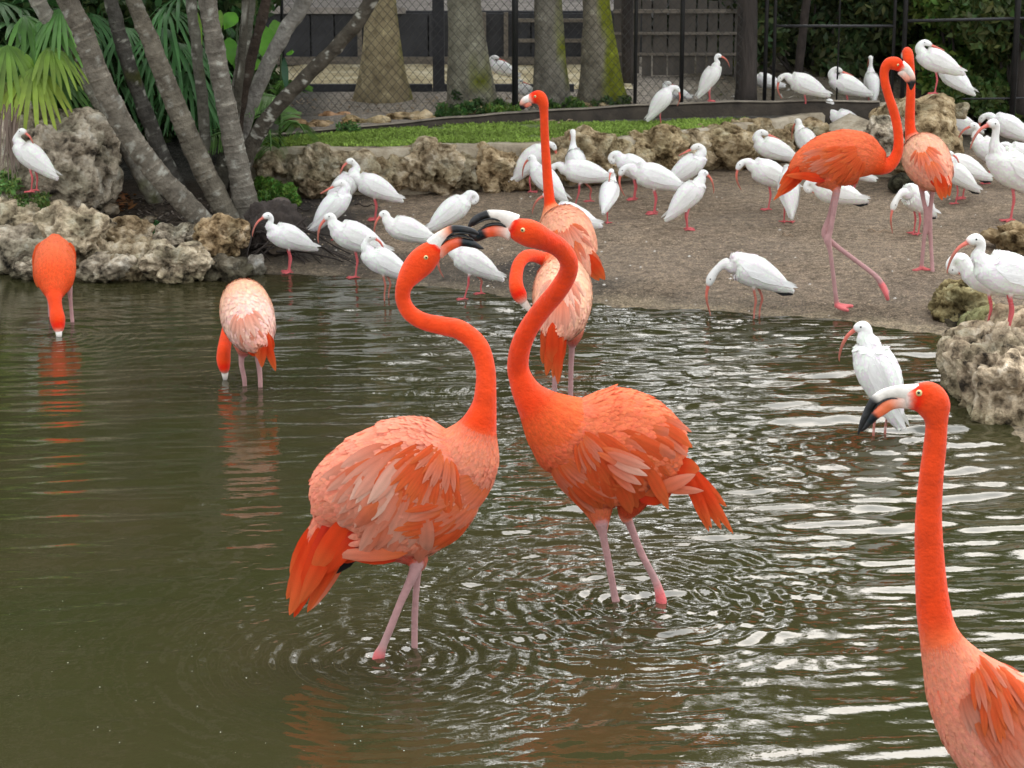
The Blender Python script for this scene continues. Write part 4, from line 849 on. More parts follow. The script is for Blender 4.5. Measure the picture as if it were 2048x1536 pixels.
# dark mass behind the fan palm and clump
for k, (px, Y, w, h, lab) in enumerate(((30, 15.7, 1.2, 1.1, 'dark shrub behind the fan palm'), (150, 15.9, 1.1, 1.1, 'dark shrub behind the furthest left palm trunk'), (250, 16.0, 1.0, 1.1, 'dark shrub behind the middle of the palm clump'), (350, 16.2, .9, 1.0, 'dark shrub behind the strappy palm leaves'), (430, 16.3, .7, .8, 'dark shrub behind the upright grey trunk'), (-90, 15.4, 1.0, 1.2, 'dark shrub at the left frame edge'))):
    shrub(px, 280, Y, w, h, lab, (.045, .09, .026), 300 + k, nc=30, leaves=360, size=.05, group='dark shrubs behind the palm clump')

# ---------------------------------------------------------------- tall trees whose crowns the water mirrors
TC = [crown_mesh('crown', [(random.gauss(0, 1.2), random.gauss(0, 1.2), random.gauss(0, 1.0), random.uniform(.5, 1.0)) for _ in range(38)], 260, .11, (.045, .085, .02), 400 + k) for k in range(3)]
tlist = [(-8, 24, 3.2, 1.5), (-5.4, 22, 4.0, 1.4), (-3.6, 23, 5.2, 1.4), (-6.5, 27, 7.5, 1.8), (-3.0, 27, 7.6, 1.3), (-9.5, 21, 6, 1.6), (-4.4, 20.5, 2.8, 1.0), (-4.8, 25, 10, 1.7), (-1.4, 24, 2.6, .9), (.6, 26, 2.2, .9), (2.2, 25, 2.6, .9), (4.2, 24, 2.6, 1.1), (5.3, 25.5, 8.2, 1.5), (6.8, 25, 4.6, 1.5), (9.5, 24, 5, 1.6), (3.7, 27, 5.6, .8), (.75, 28, 5.6, .6), (6.2, 30, 8, 1.5), (12, 28, 7, 2), (-13, 26, 7, 2.2), (3.9, 21.5, 1.9, .7)]  # tallest right-hand tree, out of view, is added to darken the reflections there
kinds = ['broad dark green tree far behind the fence', 'loose mid-green tree far behind the fence', 'tall airy tree far behind the fence']
for k, (x_, y_, z_, s_) in enumerate(tlist):
    root = empty('tree', (x_, y_, .45), kinds[k % 3], 'tree', 'trees beyond the fence whose crowns shade the enclosure')
    mb = MB(); top = z_ + s_ * .8; mb.tube([Vector((0, 0, -.2)), Vector((.1, 0, top * .4)), Vector((-.05, .1, top * .75)), Vector((0, 0, top))], [.14, .11, .09, .03], 10)
    for j in range(5): a = j * 1.3 + k; h0 = top * (.55 + .07 * j); mb.tube([Vector((0, 0, h0)), Vector((math.cos(a) * .6 * s_, math.sin(a) * .6 * s_, h0 + .4 * s_)), Vector((math.cos(a) * 1.3 * s_, math.sin(a) * 1.3 * s_, h0 + .8 * s_))], [.05, .035, .012], 6)
    obj('trunk', mb.mesh('trunk', M['bark_dark']), root); o_ = tag(obj('crown', TC[k % 3], root, (0, 0, z_)), kind='stuff'); o_.scale = (s_, s_, s_); o_.rotation_euler.z = k * 1.7

# ---------------------------------------------------------------- birds: body skin from lofted sections fused into one surface
def cr(pts, n=6):
    """Catmull-Rom through rows of numbers"""
    A = np.array(pts, float); out = []
    for i in range(len(A) - 1):
        p0, p1, p2, p3 = A[max(i - 1, 0)], A[i], A[i + 1], A[min(i + 2, len(A) - 1)]
        for k in range(n):
            t_ = k / n; out.append(.5 * ((2 * p1) + (p2 - p0) * t_ + (2 * p0 - 5 * p1 + 4 * p2 - p3) * t_ ** 2 + (3 * p1 - p0 - 3 * p2 + p3) * t_ ** 3))
    out.append(A[-1]); return np.array(out)
def loft(rows, lat=(0, 1, 0), m=18, n=6):
    """rows: x y z, in-plane radius, lateral radius, r g b, feather length"""
    S = cr(rows, n); S[:, 3:5] = np.maximum(S[:, 3:5], .0012); S[:, 5:] = np.clip(S[:, 5:], 0, 1)
    pts = [Vector(s[:3]) for s in S]; v, f = [], []; k = len(pts); Lt = Vector(lat); T = []
    for i, p in enumerate(pts):
        t_ = (pts[min(i + 1, k - 1)] - pts[max(i - 1, 0)]).normalized(); T.append(t_)
        Lt = (Lt - t_ * Lt.dot(t_)).normalized(); U = t_.cross(Lt)
        for j in range(m):
            a = 2 * math.pi * j / m; v.append(p + U * (math.cos(a) * S[i, 3]) + Lt * (math.sin(a) * S[i, 4]))
    for i in range(k - 1):
        for j in range(m):
            a = i * m + j; b_ = i * m + (j + 1) % m; f.append((a, b_, b_ + m, a + m))
    v.append(pts[0] - T[0] * S[0, 3] * .4); v.append(pts[-1] + T[-1] * S[-1, 3] * .4); a0, a1 = len(v) - 2, len(v) - 1
    for j in range(m): f.append((a0, (j + 1) % m, j)); f.append((a1, (k - 1) * m + j, (k - 1) * m + (j + 1) % m))
    return v, f, S, np.array([tuple(t_) for t_ in T])
def fuse(name, lofts, vox, smooth_it=5):
    V, Fc, SS, TT = [], [], [], []
    for lf in lofts:
        v, f, S, T = lf; n = len(V); V += [tuple(a) for a in v]; Fc += [tuple(n + i for i in q) for q in f]; SS.append(S); TT.append(T)
    me = bpy.data.meshes.new('tmp'); me.from_pydata(V, [], Fc); me.update()
    o = bpy.data.objects.new('tmp', me); COL.objects.link(o)
    r = o.modifiers.new('r', 'REMESH'); r.mode = 'VOXEL'; r.voxel_size = vox; r.use_smooth_shade = True
    s = o.modifiers.new('s', 'SMOOTH'); s.factor = .5; s.iterations = smooth_it
    dg = bpy.context.evaluated_depsgraph_get(); dg.update(); out = bpy.data.meshes.new_from_object(o.evaluated_get(dg)); out.name = name
    bpy.data.objects.remove(o); bpy.data.meshes.remove(me)
    S = np.concatenate(SS); T = np.concatenate(TT); n = len(out.vertices); co = np.zeros(n * 3, np.float32); out.vertices.foreach_get('co', co); co = co.reshape(-1, 3)
    col = np.zeros((n, 3)); fl = np.zeros(n); tg = np.zeros((n, 3))
    R = np.maximum(S[:, 3], S[:, 4]) + 1e-4
    for i in range(0, n, 4000):
        d = np.linalg.norm(co[i:i + 4000, None, :] - S[None, :, :3], axis=2) / (R[None, :] ** .8); j = np.argsort(d, axis=1)[:, :3]
        w = 1 / (np.take_along_axis(d, j, 1) ** 3 + 1e-6); w /= w.sum(1, keepdims=True)
        col[i:i + 4000] = (S[j, 5:8] * w[:, :, None]).sum(1); fl[i:i + 4000] = S[j[:, 0], 8]; tg[i:i + 4000] = T[j[:, 0]]
    return out, co, col, fl, tg
def plumage(name, me, co, col, fl, tg, seed, scale=.5, tiltv=.16, var=.16, tipcol=None, width=.2, down=(0, 0, 0)):
    """small overlapping contour feathers laid over the body, one joined mesh"""
    n = len(co); nr = np.zeros(n * 3, np.float32); me.vertices.foreach_get('normal', nr); nr = nr.reshape(-1, 3)
    r_ = np.random.RandomState(seed); order = r_.permutation(np.nonzero(fl > .004)[0]); cell = {}; keep = []
    for i in order:
        c = fl[i] * scale * .5; key = (int(co[i, 0] // c), int(co[i, 1] // c), int(co[i, 2] // c), round(c * 200))
        if key in cell: continue
        cell[key] = 1; keep.append(i)
    k = np.array(keep)
    if len(k) == 0: return None
    p = co[k]; N_ = nr[k]; d = -tg[k] + r_.normal(0, .13, (len(k), 3)) + np.array(down); d -= N_ * (d * N_).sum(1)[:, None]; ln = np.linalg.norm(d, axis=1); ok = ln > .15; k = k[ok]; p = p[ok]; N_ = N_[ok]; d = d[ok] / ln[ok][:, None]
    Lf = (fl[k] * 1.35 * r_.uniform(.8, 1.25, len(k)))[:, None]; W_ = np.cross(d, N_); m_ = len(k)
    ts = [0, .35, .7, .92, 1.0]; ws = [.35, .9, 1.0, .62, .08]; lift = [.02, .10, .16, .17, .16]
    V = np.zeros((m_, 15, 3)); C_ = np.zeros((m_, 15, 3)); b0 = col[k] * r_.uniform(1 - var, 1 + var, (m_, 1)); b0[:, 1] *= r_.uniform(.88, 1.12, m_)
    tip = b0 * .55 + (np.array(tipcol) if tipcol is not None else b0) * .45
    for a, (t_, w, l_) in enumerate(zip(ts, ws, lift)):
        base = p + d * Lf * (t_ - .3) + N_ * Lf * (l_ * tiltv / .16 * .8 + .02)
        V[:, 3 * a] = base - W_ * Lf * width * w - N_ * Lf * .025 * w; V[:, 3 * a + 1] = base; V[:, 3 * a + 2] = base + W_ * Lf * width * w - N_ * Lf * .025 * w
        for q in range(3): C_[:, 3 * a + q] = b0 * (1 - t_) + tip * t_
    fc = []
    for a in range(4):
        for q in (0, 1): i = 3 * a + q; fc.append((i, i + 1, i + 4, i + 3))
    fc = np.array(fc)[None] + (np.arange(m_) * 15)[:, None, None]
    return mesh_np(name, V.reshape(-1, 3), fc.reshape(-1, 4), [M['plume']], True, np.clip(C_.reshape(-1, 3), 0, 1))

# colours (real plumage colours)
VER = (.80, .060, .008); VER2 = (.72, .040, .006); SAL = (.82, .195, .095); PNK = (.84, .30, .19); PALE = (.87, .42, .30); CREAM = (.90, .52, .34); ORG = (.86, .175, .045); PEACH = (.88, .34, .17); RED = (.62, .025, .012); LEG = (.45, .25, .24); JNT = (.62, .14, .14); WHT = (.80, .74, .66); BLK = (.012, .012, .013)
def feather_mesh(c0, c1, c2, key, fold=.35):
    mb = MB(); v, f, c = [], [], []; ts = [0, .12, .3, .5, .7, .85, .95, 1]; ws = [.05, .34, .46, .48, .42, .29, .14, .02]; q_ = sum(map(ord, key)); r2 = random.Random(q_)
    for i, (t_, w) in enumerate(zip(ts, ws)):
        z_ = 1 - 4 * (t_ - .5) ** 2; bend = .10 * t_ * t_
        cc = tuple(c0[j] * max(0, 1 - t_ * 2.2) + c1[j] * (1 - abs(t_ - .5) * 2 if t_ > .0 else 0) + c2[j] * max(0, t_ * 2 - 1) for j in range(3))
        s_ = max(0, 1 - t_ * 2.2) + (1 - abs(t_ - .5) * 2) + max(0, t_ * 2 - 1); cc = tuple(x_ / max(s_, .01) for x_ in cc)
        for x_, zz, sh in ((-w, -fold * w, .95), (-w * .5, -fold * w * .3, 1.02), (0, 0, .90), (w * .5, -fold * w * .3, 1.02), (w, -fold * w, .95)):
            v.append((x_ + bend, t_ - abs(x_) * .06 * r2.uniform(.2, 2) * (t_ > .4), z_ + zz)); c.append(tuple(a * sh for a in cc))
    for i in range(7):
        for j in range(4): a = 5 * i + j; f.append((a, a + 1, a + 6, a + 5))
    return mesh_np('feather', np.array(v), np.array(f), [M['plume']], True, np.array(c))
FE = {}
for _k, _c in {'pink': (ORG, SAL, PNK), 'pale': (SAL, PNK, PALE), 'orange': ((.84, .13, .03), (.85, .115, .028), ORG), 'peach': (ORG, PEACH, PALE), 'red': (RED, VER, VER), 'tail': (VER, VER, ORG), 'white': (PNK, PALE, (.92, .56, .42)), 'cream': (ORG, PEACH, (.90, .55, .34))}.items():
    FE[_k] = feather_mesh(*_c, _k)
def put_feather(parent, base, p, tip, width, nrm, key, name='feather', sag=None):
    """p, tip world; length axis p->tip"""
    d = tip - p; L_ = d.length; y_ = d / L_; z_ = Vector(nrm); z_ = (z_ - y_ * z_.dot(y_)).normalized(); x_ = y_.cross(z_); Z = sag if sag else L_ * .09
    o = bpy.data.objects.new(name, FE[key]); COL.objects.link(o); o.parent = parent
    m = Matrix(((x_.x * width, y_.x * L_, z_.x * Z, 0), (x_.y * width, y_.y * L_, z_.y * Z, 0), (x_.z * width, y_.z * L_, z_.z * Z, 0), (0, 0, 0, 1)))
    m.translation = p - base; o.matrix_local = m; return o

class Flamingo:
    def __init__(s, Y, basepx, label, water=True, vox=.0055, scale_f=1.0, group='flamingos'):
        s.Y = Y; b0 = Q(*basepx, Y); s.base = Vector((b0.x, Y, 0 if water else float(hz(b0.x, Y)))); s.lofts = []; s.vox = vox
        s.root = empty('flamingo', s.base, label, 'flamingo', group); s.s = F / (Y * CP + (CAMH - .8) * SP)
    def w(s, px, py, dy=0): return Q(px, py, s.Y + dy)
    def rows(s, spec, latf=1.0):
        out = []
        for q in spec:
            px, py, r, c, fl = q[:5]; dy = q[5] if len(q) > 5 else 0; lf = q[6] if len(q) > 6 else latf; p = s.w(px, py, dy) - s.base; rm = r / s.s
            out.append((*p, rm, rm * lf, *c, fl))
        return out
    def add(s, spec, latf=1.0, m=18, n=6, lat=(0, 1, 0)): s.lofts.append(loft(s.rows(spec, latf), lat, m, n))
    def leg(s, pts, toes=None):
        """pts: (px,py,r,dy); extended below the water surface"""
        sp = []
        for i, (px, py, r, dy) in enumerate(pts): sp.append((px, py, r, JNT if r > 9.5 and i > 1 else LEG, 0, dy))
        s.add(sp, 1.0, 10, 5)
    def skin(s, seed=0, tipcol=PALE, it=5, tilt=.07, scale=.5, width=.14, down=(0, 0, 0)):
        me, co, col, fl, tg = fuse('body', s.lofts, s.vox, it); setcol(me, np.clip(col, 0, 1)); me.materials.append(M['skin'])
        s.body = obj('body', me, s.root); s.bvh = BVHTree.FromPolygons([tuple(v.co) for v in me.vertices], [tuple(p.vertices) for p in me.polygons])
        pl = plumage('plumage', me, co, col, fl, tg, seed, tipcol=tipcol, tiltv=tilt, scale=scale, width=width, down=down)
        if pl: tag(obj('plumage', pl, s.root), kind='stuff')
    def bill(s, up, lo, latf=.62):
        for nm, sp in (('upper_bill', up), ('lower_bill', lo)):
            if not sp: continue
            v, f, S, T = loft(s.rows([(a[0], a[1], a[2], a[3], 0, a[4] if len(a) > 4 else 0) for a in sp], latf), (0, 1, 0), 14, 5)
            cols = np.concatenate([np.repeat(S[:, 5:8], 14, 0), S[[0], 5:8], S[[-1], 5:8]]); obj(nm, mesh_np(nm, np.array([tuple(a) for a in v]), f, [M['bill']], True, cols), s.root)
    def eye(s, px, py, r, dy=0, hitdir=None):
        p = s.w(px, py, dy); d = (p - Vector((0, 0, CAMH))).normalized(); h = s.bvh.ray_cast(p - s.base - d * .5, d)
        c = h[0] if h[0] else p - s.base; nn = h[1] if h[1] else -d; rm = r / s.s; v, f = ICO[2]
        e = obj('eye', mesh_np('eye', v * rm, f, [M['eye']]), s.root, c - nn * rm * .25); obj('pupil', mesh_np('pupil', v * rm * .52, f, [M['pupil']]), e, nn * rm * .62)
    def wing(s, C, rings, twist, side=-1, keys=('pink', 'orange', 'pink', 'pale'), seed=0, lift=.10, name='wing', droop=0, wf=.20, nofree=False, dens=1.9, plume=False):
        """rings: (radius px, a0 deg, a1 deg, count, length px); degrees clockwise on screen from +x"""
        wg = empty(name, (0, 0, 0)); wg.parent = s.root; r_ = random.Random(seed)
        for ri, (R, a0, a1, n, ll) in enumerate(rings):
            n = int(n * dens)
            for i in range(n):
                a = math.radians(a0 + (a1 - a0) * (i + .5) / n + r_.uniform(-2, 2)); rr_ = R * r_.uniform(.93, 1.07); px, py = C[0] + math.cos(a) * rr_, C[1] + math.sin(a) * rr_
                ta = a + math.radians(twist) * (1 if callable(twist) is False else 1); L2 = ll * r_.uniform(.85, 1.15); tx, ty = px + math.cos(ta) * L2, py + math.sin(ta) * L2 + droop * L2
                p = s.w(px, py); t_ = s.w(tx, ty); Lm = (t_ - p).length
                def surf(P_):
                    h = s.bvh.ray_cast(Vector((P_.x, s.Y + side * 2, P_.z)) - s.base, Vector((0, -side, 0)))
                    return (h[0].y, h[1]) if h[0] else (None, None)
                y0, n0 = surf(p); y1, n1 = surf(t_)
                off = y0 is None
                if off and not plume: continue
                if y0 is None: q = s.bvh.find_nearest(p - s.base); y0 = q[0].y; n0 = q[1] * .3 + Vector((0, side, .1))
                free = y1 is None
                if free and not plume:
                    if nofree or off: continue
                    t_ = p.lerp(t_, .62); y1, n1 = surf(t_); free = y1 is None; Lm *= .62; L2 *= .8
                    if free and r_.random() < .5: continue
                if y1 is not None and abs(y1 - y0) > .11: continue
                if y1 is None: y1 = y0 * .75
                out = .004 + .004 * (len(rings) - ri) * 0 + .003 * ri
                y0 += side * out; y1 += side * (out + lift * Lm * r_.uniform(.5, 1.2)); need = 0
                for tt in (.2, .35, .5, .65, .8):
                    ys, _ = surf(p.lerp(t_, tt))
                    if ys is not None: need = max(need, ((ys + side * out) - (y0 + (y1 - y0) * tt)) * side / (1 - 4 * (tt - .5) ** 2))
                if need > .20 * Lm: continue
                pos = Vector((p.x, s.Y + y0, p.z)); tp = Vector((t_.x, s.Y + y1, t_.z))
                put_feather(wg, s.base, pos, tp, L2 / s.s * wf * r_.uniform(.85, 1.15), n0 * .6 + Vector((0, side, .15 if not free else .3)), keys[min(ri, len(keys) - 1)] if r_.random() < .62 else r_.choice(keys), sag=max(need, .03 * Lm) + .002)
        return wg
    def feathers(s, lst, name='tail'):
        tg_ = empty(name, (0, 0, 0)); tg_.parent = s.root
        for q in lst:
            (x0, y0, d0), (x1, y1, d1), w_, key = q[:4]; nn = q[4] if len(q) > 4 else (0, -1, .1)
            put_feather(tg_, s.base, s.w(x0, y0, d0), s.w(x1, y1, d1), w_ / s.s, nn, key)

# --- left dancer
f1 = Flamingo(7.62, (830, 1310), 'left dancing flamingo with ruffled pale plumes and an S-shaped neck, bill crossed with its partner')
f1.add([(655, 1030, 40, SAL, .045), (690, 1000, 88, SAL, .05, 0, .8), (740, 985, 122, SAL, .05, 0, .72), (800, 978, 142, SAL, .05, 0, .66), (855, 965, 136, SAL, .045, 0, .66), (905, 955, 108, SAL, .035, 0, .72), (945, 945, 60, SAL, .03, 0, .85), (960, 942, 22, SAL, .02, 0, .9)])
f1.add([(880, 985, 60, SAL, .04, 0, .8), (912, 940, 78, SAL, .035, 0, .78), (937, 898, 66, (.84, .19, .07), .028, 0, .85), (955, 858, 41, VER, .0, 0, .95), (967, 818, 27, VER, 0), (971, 785, 22, VER, 0),
        (971, 738, 20, VER, 0, .02), (957, 692, 20, VER, 0, .04), (922, 661, 20, VER, 0, .06), (887, 652, 19, VER, 0, .08), (848, 643, 17.5, VER, 0, .09), (820, 626, 16.5, VER, 0, .1), (806, 600, 15.5, VER, 0, .11), (808, 572, 17, VER, 0, .11), (824, 545, 25, VER, 0, .12), (845, 522, 29, VER, 0, .12, .8), (864, 502, 23, VER, 0, .12, .75), (871, 495, 17, VER, 0, .12, .8), (876, 490, 13, WHT, 0, .12, .8)])
f1.add([(725, 1060, 58, RED, .03, 0, 1.1), (775, 1068, 62, RED, .03, 0, 1.0), (810, 1088, 46, RED, .025), (835, 1120, 22, (.7, .12, .06), .012), (833, 1140, 12, LEG, 0)], .9)
f1.add([(690, 1010, 50, VER, .04), (665, 1050, 42, VER, .05), (640, 1085, 26, VER, .04), (615, 1130, 12, VER, .03)], .7)
f1.leg([(834, 1125, 16, -.02), (826, 1150, 11, -.03), (802, 1203, 8.5, -.04), (780, 1258, 8.5, -.05), (766, 1292, 9, -.05), (758, 1312, 13, -.05), (755, 1330, 11, -.05), (762, 1380, 6, -.03)])
f1.leg([(834, 1125, 14, .03), (834, 1160, 8, .03), (830, 1219, 7.5, .03), (829, 1290, 7.5, .03), (829, 1312, 8.5, .03), (828, 1370, 6, .03)])
f1.skin(1, tipcol=PALE, scale=.62)
f1.bill([(866, 492, 17, WHT, .12), (880, 476, 13, WHT, .12), (897, 463, 9.5, (.80, .30, .18), .12), (906, 459, 9, BLK, .12), (926, 459, 8, BLK, .12), (945, 463, 6.5, BLK, .12), (957, 468, 2, BLK, .12)],
        [(876, 507, 13, (.78, .4, .3), .12), (893, 494, 11.5, (.82, .14, .05), .12), (913, 485, 10.5, (.80, .12, .05), .12), (926, 484, 9, BLK, .12), (945, 488, 7.5, BLK, .12), (958, 494, 4.5, BLK, .12), (967, 498, 1.5, BLK, .12)])
def bill_edge(fl, path, r, dy):
    v, f, S, TT = loft(fl.rows([(a, b_, r * k_, BLK, 0, dy) for (a, b_), k_ in zip(path, [.5] + [1] * (len(path) - 2) + [.4])], 2.6), (0, 1, 0), 8, 5); obj('bill_edge', mesh_np('bill_edge', np.array([tuple(a) for a in v]), f, [M['bill']], True, np.ones((len(v), 3)) * .012), fl.root)
bill_edge(f1, [(878, 498), (886, 485), (898, 475), (912, 471), (930, 472), (948, 480)], 2.6, .12)
bill_edge(f1, [(884, 484), (896, 472), (910, 465), (930, 466), (950, 469)], 2.4, .12)
f1.eye(852, 515, 4.8, .12)
C1 = (915, 866)
f1.wing(C1, [(140, 156, 172, 6, 116), (115, 158, 172, 4, 112)], -40, keys=('white', 'pale', 'pink'), seed=21, lift=.07, plume=True, wf=.26, dens=1.5)
f1.wing(C1, [(195, 150, 168, 6, 92), (185, 136, 156, 6, 104)], -22, keys=('pale', 'pink', 'pale'), seed=1, lift=.08, plume=True, wf=.27, dens=1.4)
f1.wing(C1, [(150, 112, 170, 10, 125), (135, 108, 180, 11, 112)], -24, keys=('pink', 'pale', 'pink', 'pale'), seed=2, lift=.04, wf=.29, dens=1.5)
f1.wing(C1, [(98, 100, 182, 13, 98), (68, 98, 178, 11, 80), (38, 95, 175, 7, 62)], -24, keys=('orange', 'orange', 'pink', 'orange'), seed=22, lift=.035, wf=.22, dens=1.5)
f1.wing(C1, [(190, 130, 172, 10, 100), (150, 115, 172, 11, 96), (100, 105, 170, 10, 80)], -15, side=1, keys=('pale', 'pink'), seed=3, lift=.08, wf=.26)
f1.wing((1000, 900), [(70, 105, 150, 8, 70), (110, 105, 150, 12, 80), (150, 108, 145, 12, 80)], 22, keys=('pink', 'pink', 'orange'), seed=4, lift=.02, name='breast_plumes', wf=.24)
f1.feathers([((655, 1040, -.03), (583, 1232, -.06), 46, 'tail'), ((665, 1030, -.05), (592, 1236, -.05), 40, 'red'), ((650, 1045, .0), (577, 1200, .0), 44, 'tail'), ((680, 1050, -.06), (602, 1210, -.07), 38, 'tail'), ((690, 1060, -.05), (617, 1226, -.03), 30, 'tail'), ((668, 1045, .03), (590, 1190, .04), 44, 'red'), ((690, 1080, -.03), (640, 1190, -.02), 26, 'orange'), ((702, 1090, .02), (622, 1222, .02), 24, 'pink'), ((640, 1040, .03), (584, 1150, .05), 40, 'tail'), ((700, 1030, -.08), (625, 1150, -.08), 46, 'tail'), ((715, 1060, -.09), (650, 1150, -.08), 40, 'red'), ((740, 1080, -.08), (690, 1128, -.06), 30, 'red')])
def dark_feather(fl, a, b_, w_):
    mb = MB(); p, q = fl.w(*a) - fl.base, fl.w(*b_) - fl.base; mb.strip([p, p.lerp(q, .3), p.lerp(q, .7), q], [w_ * .5 / fl.s, w_ / fl.s, w_ * .8 / fl.s, .001], Vector((0, -1, .2)), BLK, BLK); obj('flight_feather', mb.mesh('flight_feather', M['plume']), fl.root)
dark_feather(f1, (705, 1108, .02), (640, 1165, .03), 13); dark_feather(f1, (712, 1112, .0), (655, 1150, .0), 12)
f1.feathers([((815, 1105, -.10), (662, 1110, -.09), 30, 'pink'), ((800, 1112, -.09), (690, 1112, -.09), 34, 'red'), ((770, 1118, -.08), (676, 1106, -.08), 26, 'pink')], 'wing_edge')

# --- right dancer
f2 = Flamingo(8.12, (1232, 1203), 'right dancing flamingo leaning forward with crossed bill and smooth orange back')
SA2 = (.84, .20, .10)
f2.add([(1352, 950, 26, VER, .03), (1335, 940, 55, ORG, .04, 0, .8), (1300, 915, 98, SA2, .045, 0, .72), (1250, 898, 120, SA2, .045, 0, .66), (1200, 896, 122, SA2, .04, 0, .66), (1150, 888, 98, SA2, .032, 0, .7), (1112, 880, 62, (.82, .13, .04), .026, 0, .8), (1095, 876, 25, (.82, .13, .04), .02, 0, .9)])
f2.add([(1180, 905, 62, SA2, .035, 0, .8), (1140, 872, 84, (.82, .14, .045), .028, 0, .8), (1104, 842, 66, (.82, .10, .02), .018, 0, .85), (1075, 812, 44, VER, .0, 0, .9), (1056, 788, 32, VER, 0), (1043, 762, 25, VER, 0),
        (1036, 735, 22, VER, 0), (1040, 698, 21, VER, 0, -.03), (1056, 659, 20, VER, 0, -.06), (1083, 620, 19.5, VER, 0, -.1), (1115, 582, 19.5, VER, 0, -.15), (1135, 548, 18.5, VER, 0, -.19), (1137, 522, 18, VER, 0, -.22), (1120, 497, 19, VER, 0, -.25), (1092, 481, 21, VER2, 0, -.28), (1062, 468, 29, VER, 0, -.3, .8), (1040, 460, 27, VER, 0, -.3, .75), (1028, 453, 21, VER, 0, -.3, .75), (1021, 449, 16, WHT, 0, -.3, .75)])
f2.add([(1180, 960, 60, SA2, .03, 0, .8), (1195, 1010, 34, SA2, .02, 0, .8), (1203, 1048, 16, (.75, .15, .07), .0), (1206, 1066, 9, LEG, 0)], .9)
f2.add([(1270, 950, 70, RED, .03, 0, .7), (1262, 1000, 34, RED, .02), (1252, 1030, 16, SAL, .0, .03), (1257, 1044, 9, LEG, 0, .03)], .9)
f2.leg([(1203, 1045, 14, -.02), (1206, 1070, 9, -.02), (1216, 1119, 8, -.01), (1229, 1190, 8, 0), (1232, 1206, 9, 0), (1236, 1260, 6, 0)])
f2.leg([(1250, 1025, 14, .04), (1260, 1050, 9, .04), (1284, 1109, 8, .03), (1311, 1162, 8.5, .02), (1320, 1190, 11, .01), (1322, 1212, 12, .0), (1312, 1260, 7, 0)])
f2.skin(2, tipcol=ORG, scale=.62)
f2.bill([(1030, 446, 18, WHT, -.3), (1012, 436, 14, WHT, -.3), (995, 430, 10, WHT, -.3), (980, 428, 8, WHT, -.3), (976, 429, 9, BLK, -.3), (957, 436, 8, BLK, -.3), (945, 445, 6.5, BLK, -.3), (937, 455, 2, BLK, -.3)],
        [(1020, 466, 15, WHT, -.3), (1003, 462, 11, (.8, .4, .3), -.3), (987, 461, 12, (.82, .13, .05), -.3), (975, 463, 11.5, (.80, .12, .05), -.3), (966, 467, 11, BLK, -.3), (953, 475, 8, BLK, -.3), (944, 472, 5.5, BLK, -.3), (937, 466, 2, BLK, -.3)])
bill_edge(f2, [(1016, 456), (1003, 449), (988, 448), (972, 452), (958, 462)], 3, -.3)
bill_edge(f2, [(1010, 446), (995, 439), (978, 437), (962, 442), (946, 452)], 2.4, -.3)
f2.eye(1045.5, 460, 4.8, -.3)
C2 = (1130, 838)
f2.wing(C2, [(160, -2, 52, 10, 100), (135, 2, 55, 9, 96)], 24, keys=('pink', 'orange', 'orange'), seed=5, lift=.035, wf=.27, dens=1.5)
f2.wing(C2, [(100, 0, 56, 11, 88), (68, 4, 58, 9, 74), (38, 8, 60, 6, 58)], 22, keys=('orange', 'orange', 'pink'), seed=25, lift=.03, wf=.22, dens=1.5)
f2.wing(C2, [(180, -8, 30, 8, 74)], 34, keys=('orange', 'pink', 'orange'), seed=6, lift=.05, name='wing', plume=True, wf=.24)
f2.wing(C2, [(150, 2, 40, 9, 92), (100, 4, 40, 9, 80)], 14, side=1, keys=('pale', 'pink'), seed=7, lift=.08, wf=.26)
f2.wing((1080, 850), [(75, 35, 75, 7, 66), (120, 38, 66, 9, 70)], -14, keys=('pink', 'orange', 'orange'), seed=8, lift=.02, name='breast_plumes', wf=.24)
f2.feathers([((1215, 905, -.20), (1302, 936, -.20), 20, 'pale'), ((1218, 918, -.20), (1296, 950, -.20), 20, 'white'), ((1205, 896, -.19), (1290, 922, -.20), 18, 'pink'), ((1215, 930, -.19), (1284, 968, -.19), 20, 'pale'), ((1225, 945, -.18), (1272, 985, -.18), 18, 'pink'), ((1195, 905, -.19), (1270, 940, -.20), 16, 'pink')], 'flank_plumes')
f2.feathers([((1360, 920, -.01), (1455, 1012, 0), 24, 'tail'), ((1365, 925, -.03), (1420, 1062, -.03), 24, 'tail'), ((1370, 920, -.02), (1468, 1066, -.02), 22, 'tail'), ((1362, 930, .0), (1412, 1030, .02), 26, 'red'), ((1372, 925, .02), (1445, 1058, .03), 24, 'tail'), ((1355, 915, .03), (1430, 1000, .04), 26, 'red'), ((1380, 950, -.02), (1425, 1056, -.05), 18, 'tail'), ((1300, 960, -.07), (1370, 955, -.05), 60, 'red'), ((1270, 985, -.08), (1345, 975, -.06), 60, 'red'), ((1335, 930, -.06), (1400, 935, -.03), 44, 'tail')])
f2.feathers([((1300, 985, -.10), (1390, 946, -.09), 30, 'pink'), ((1310, 975, -.10), (1408, 980, -.06), 20, 'pink'), ((1290, 990, -.09), (1375, 955, -.09), 26, 'pink')], 'wing_edge')

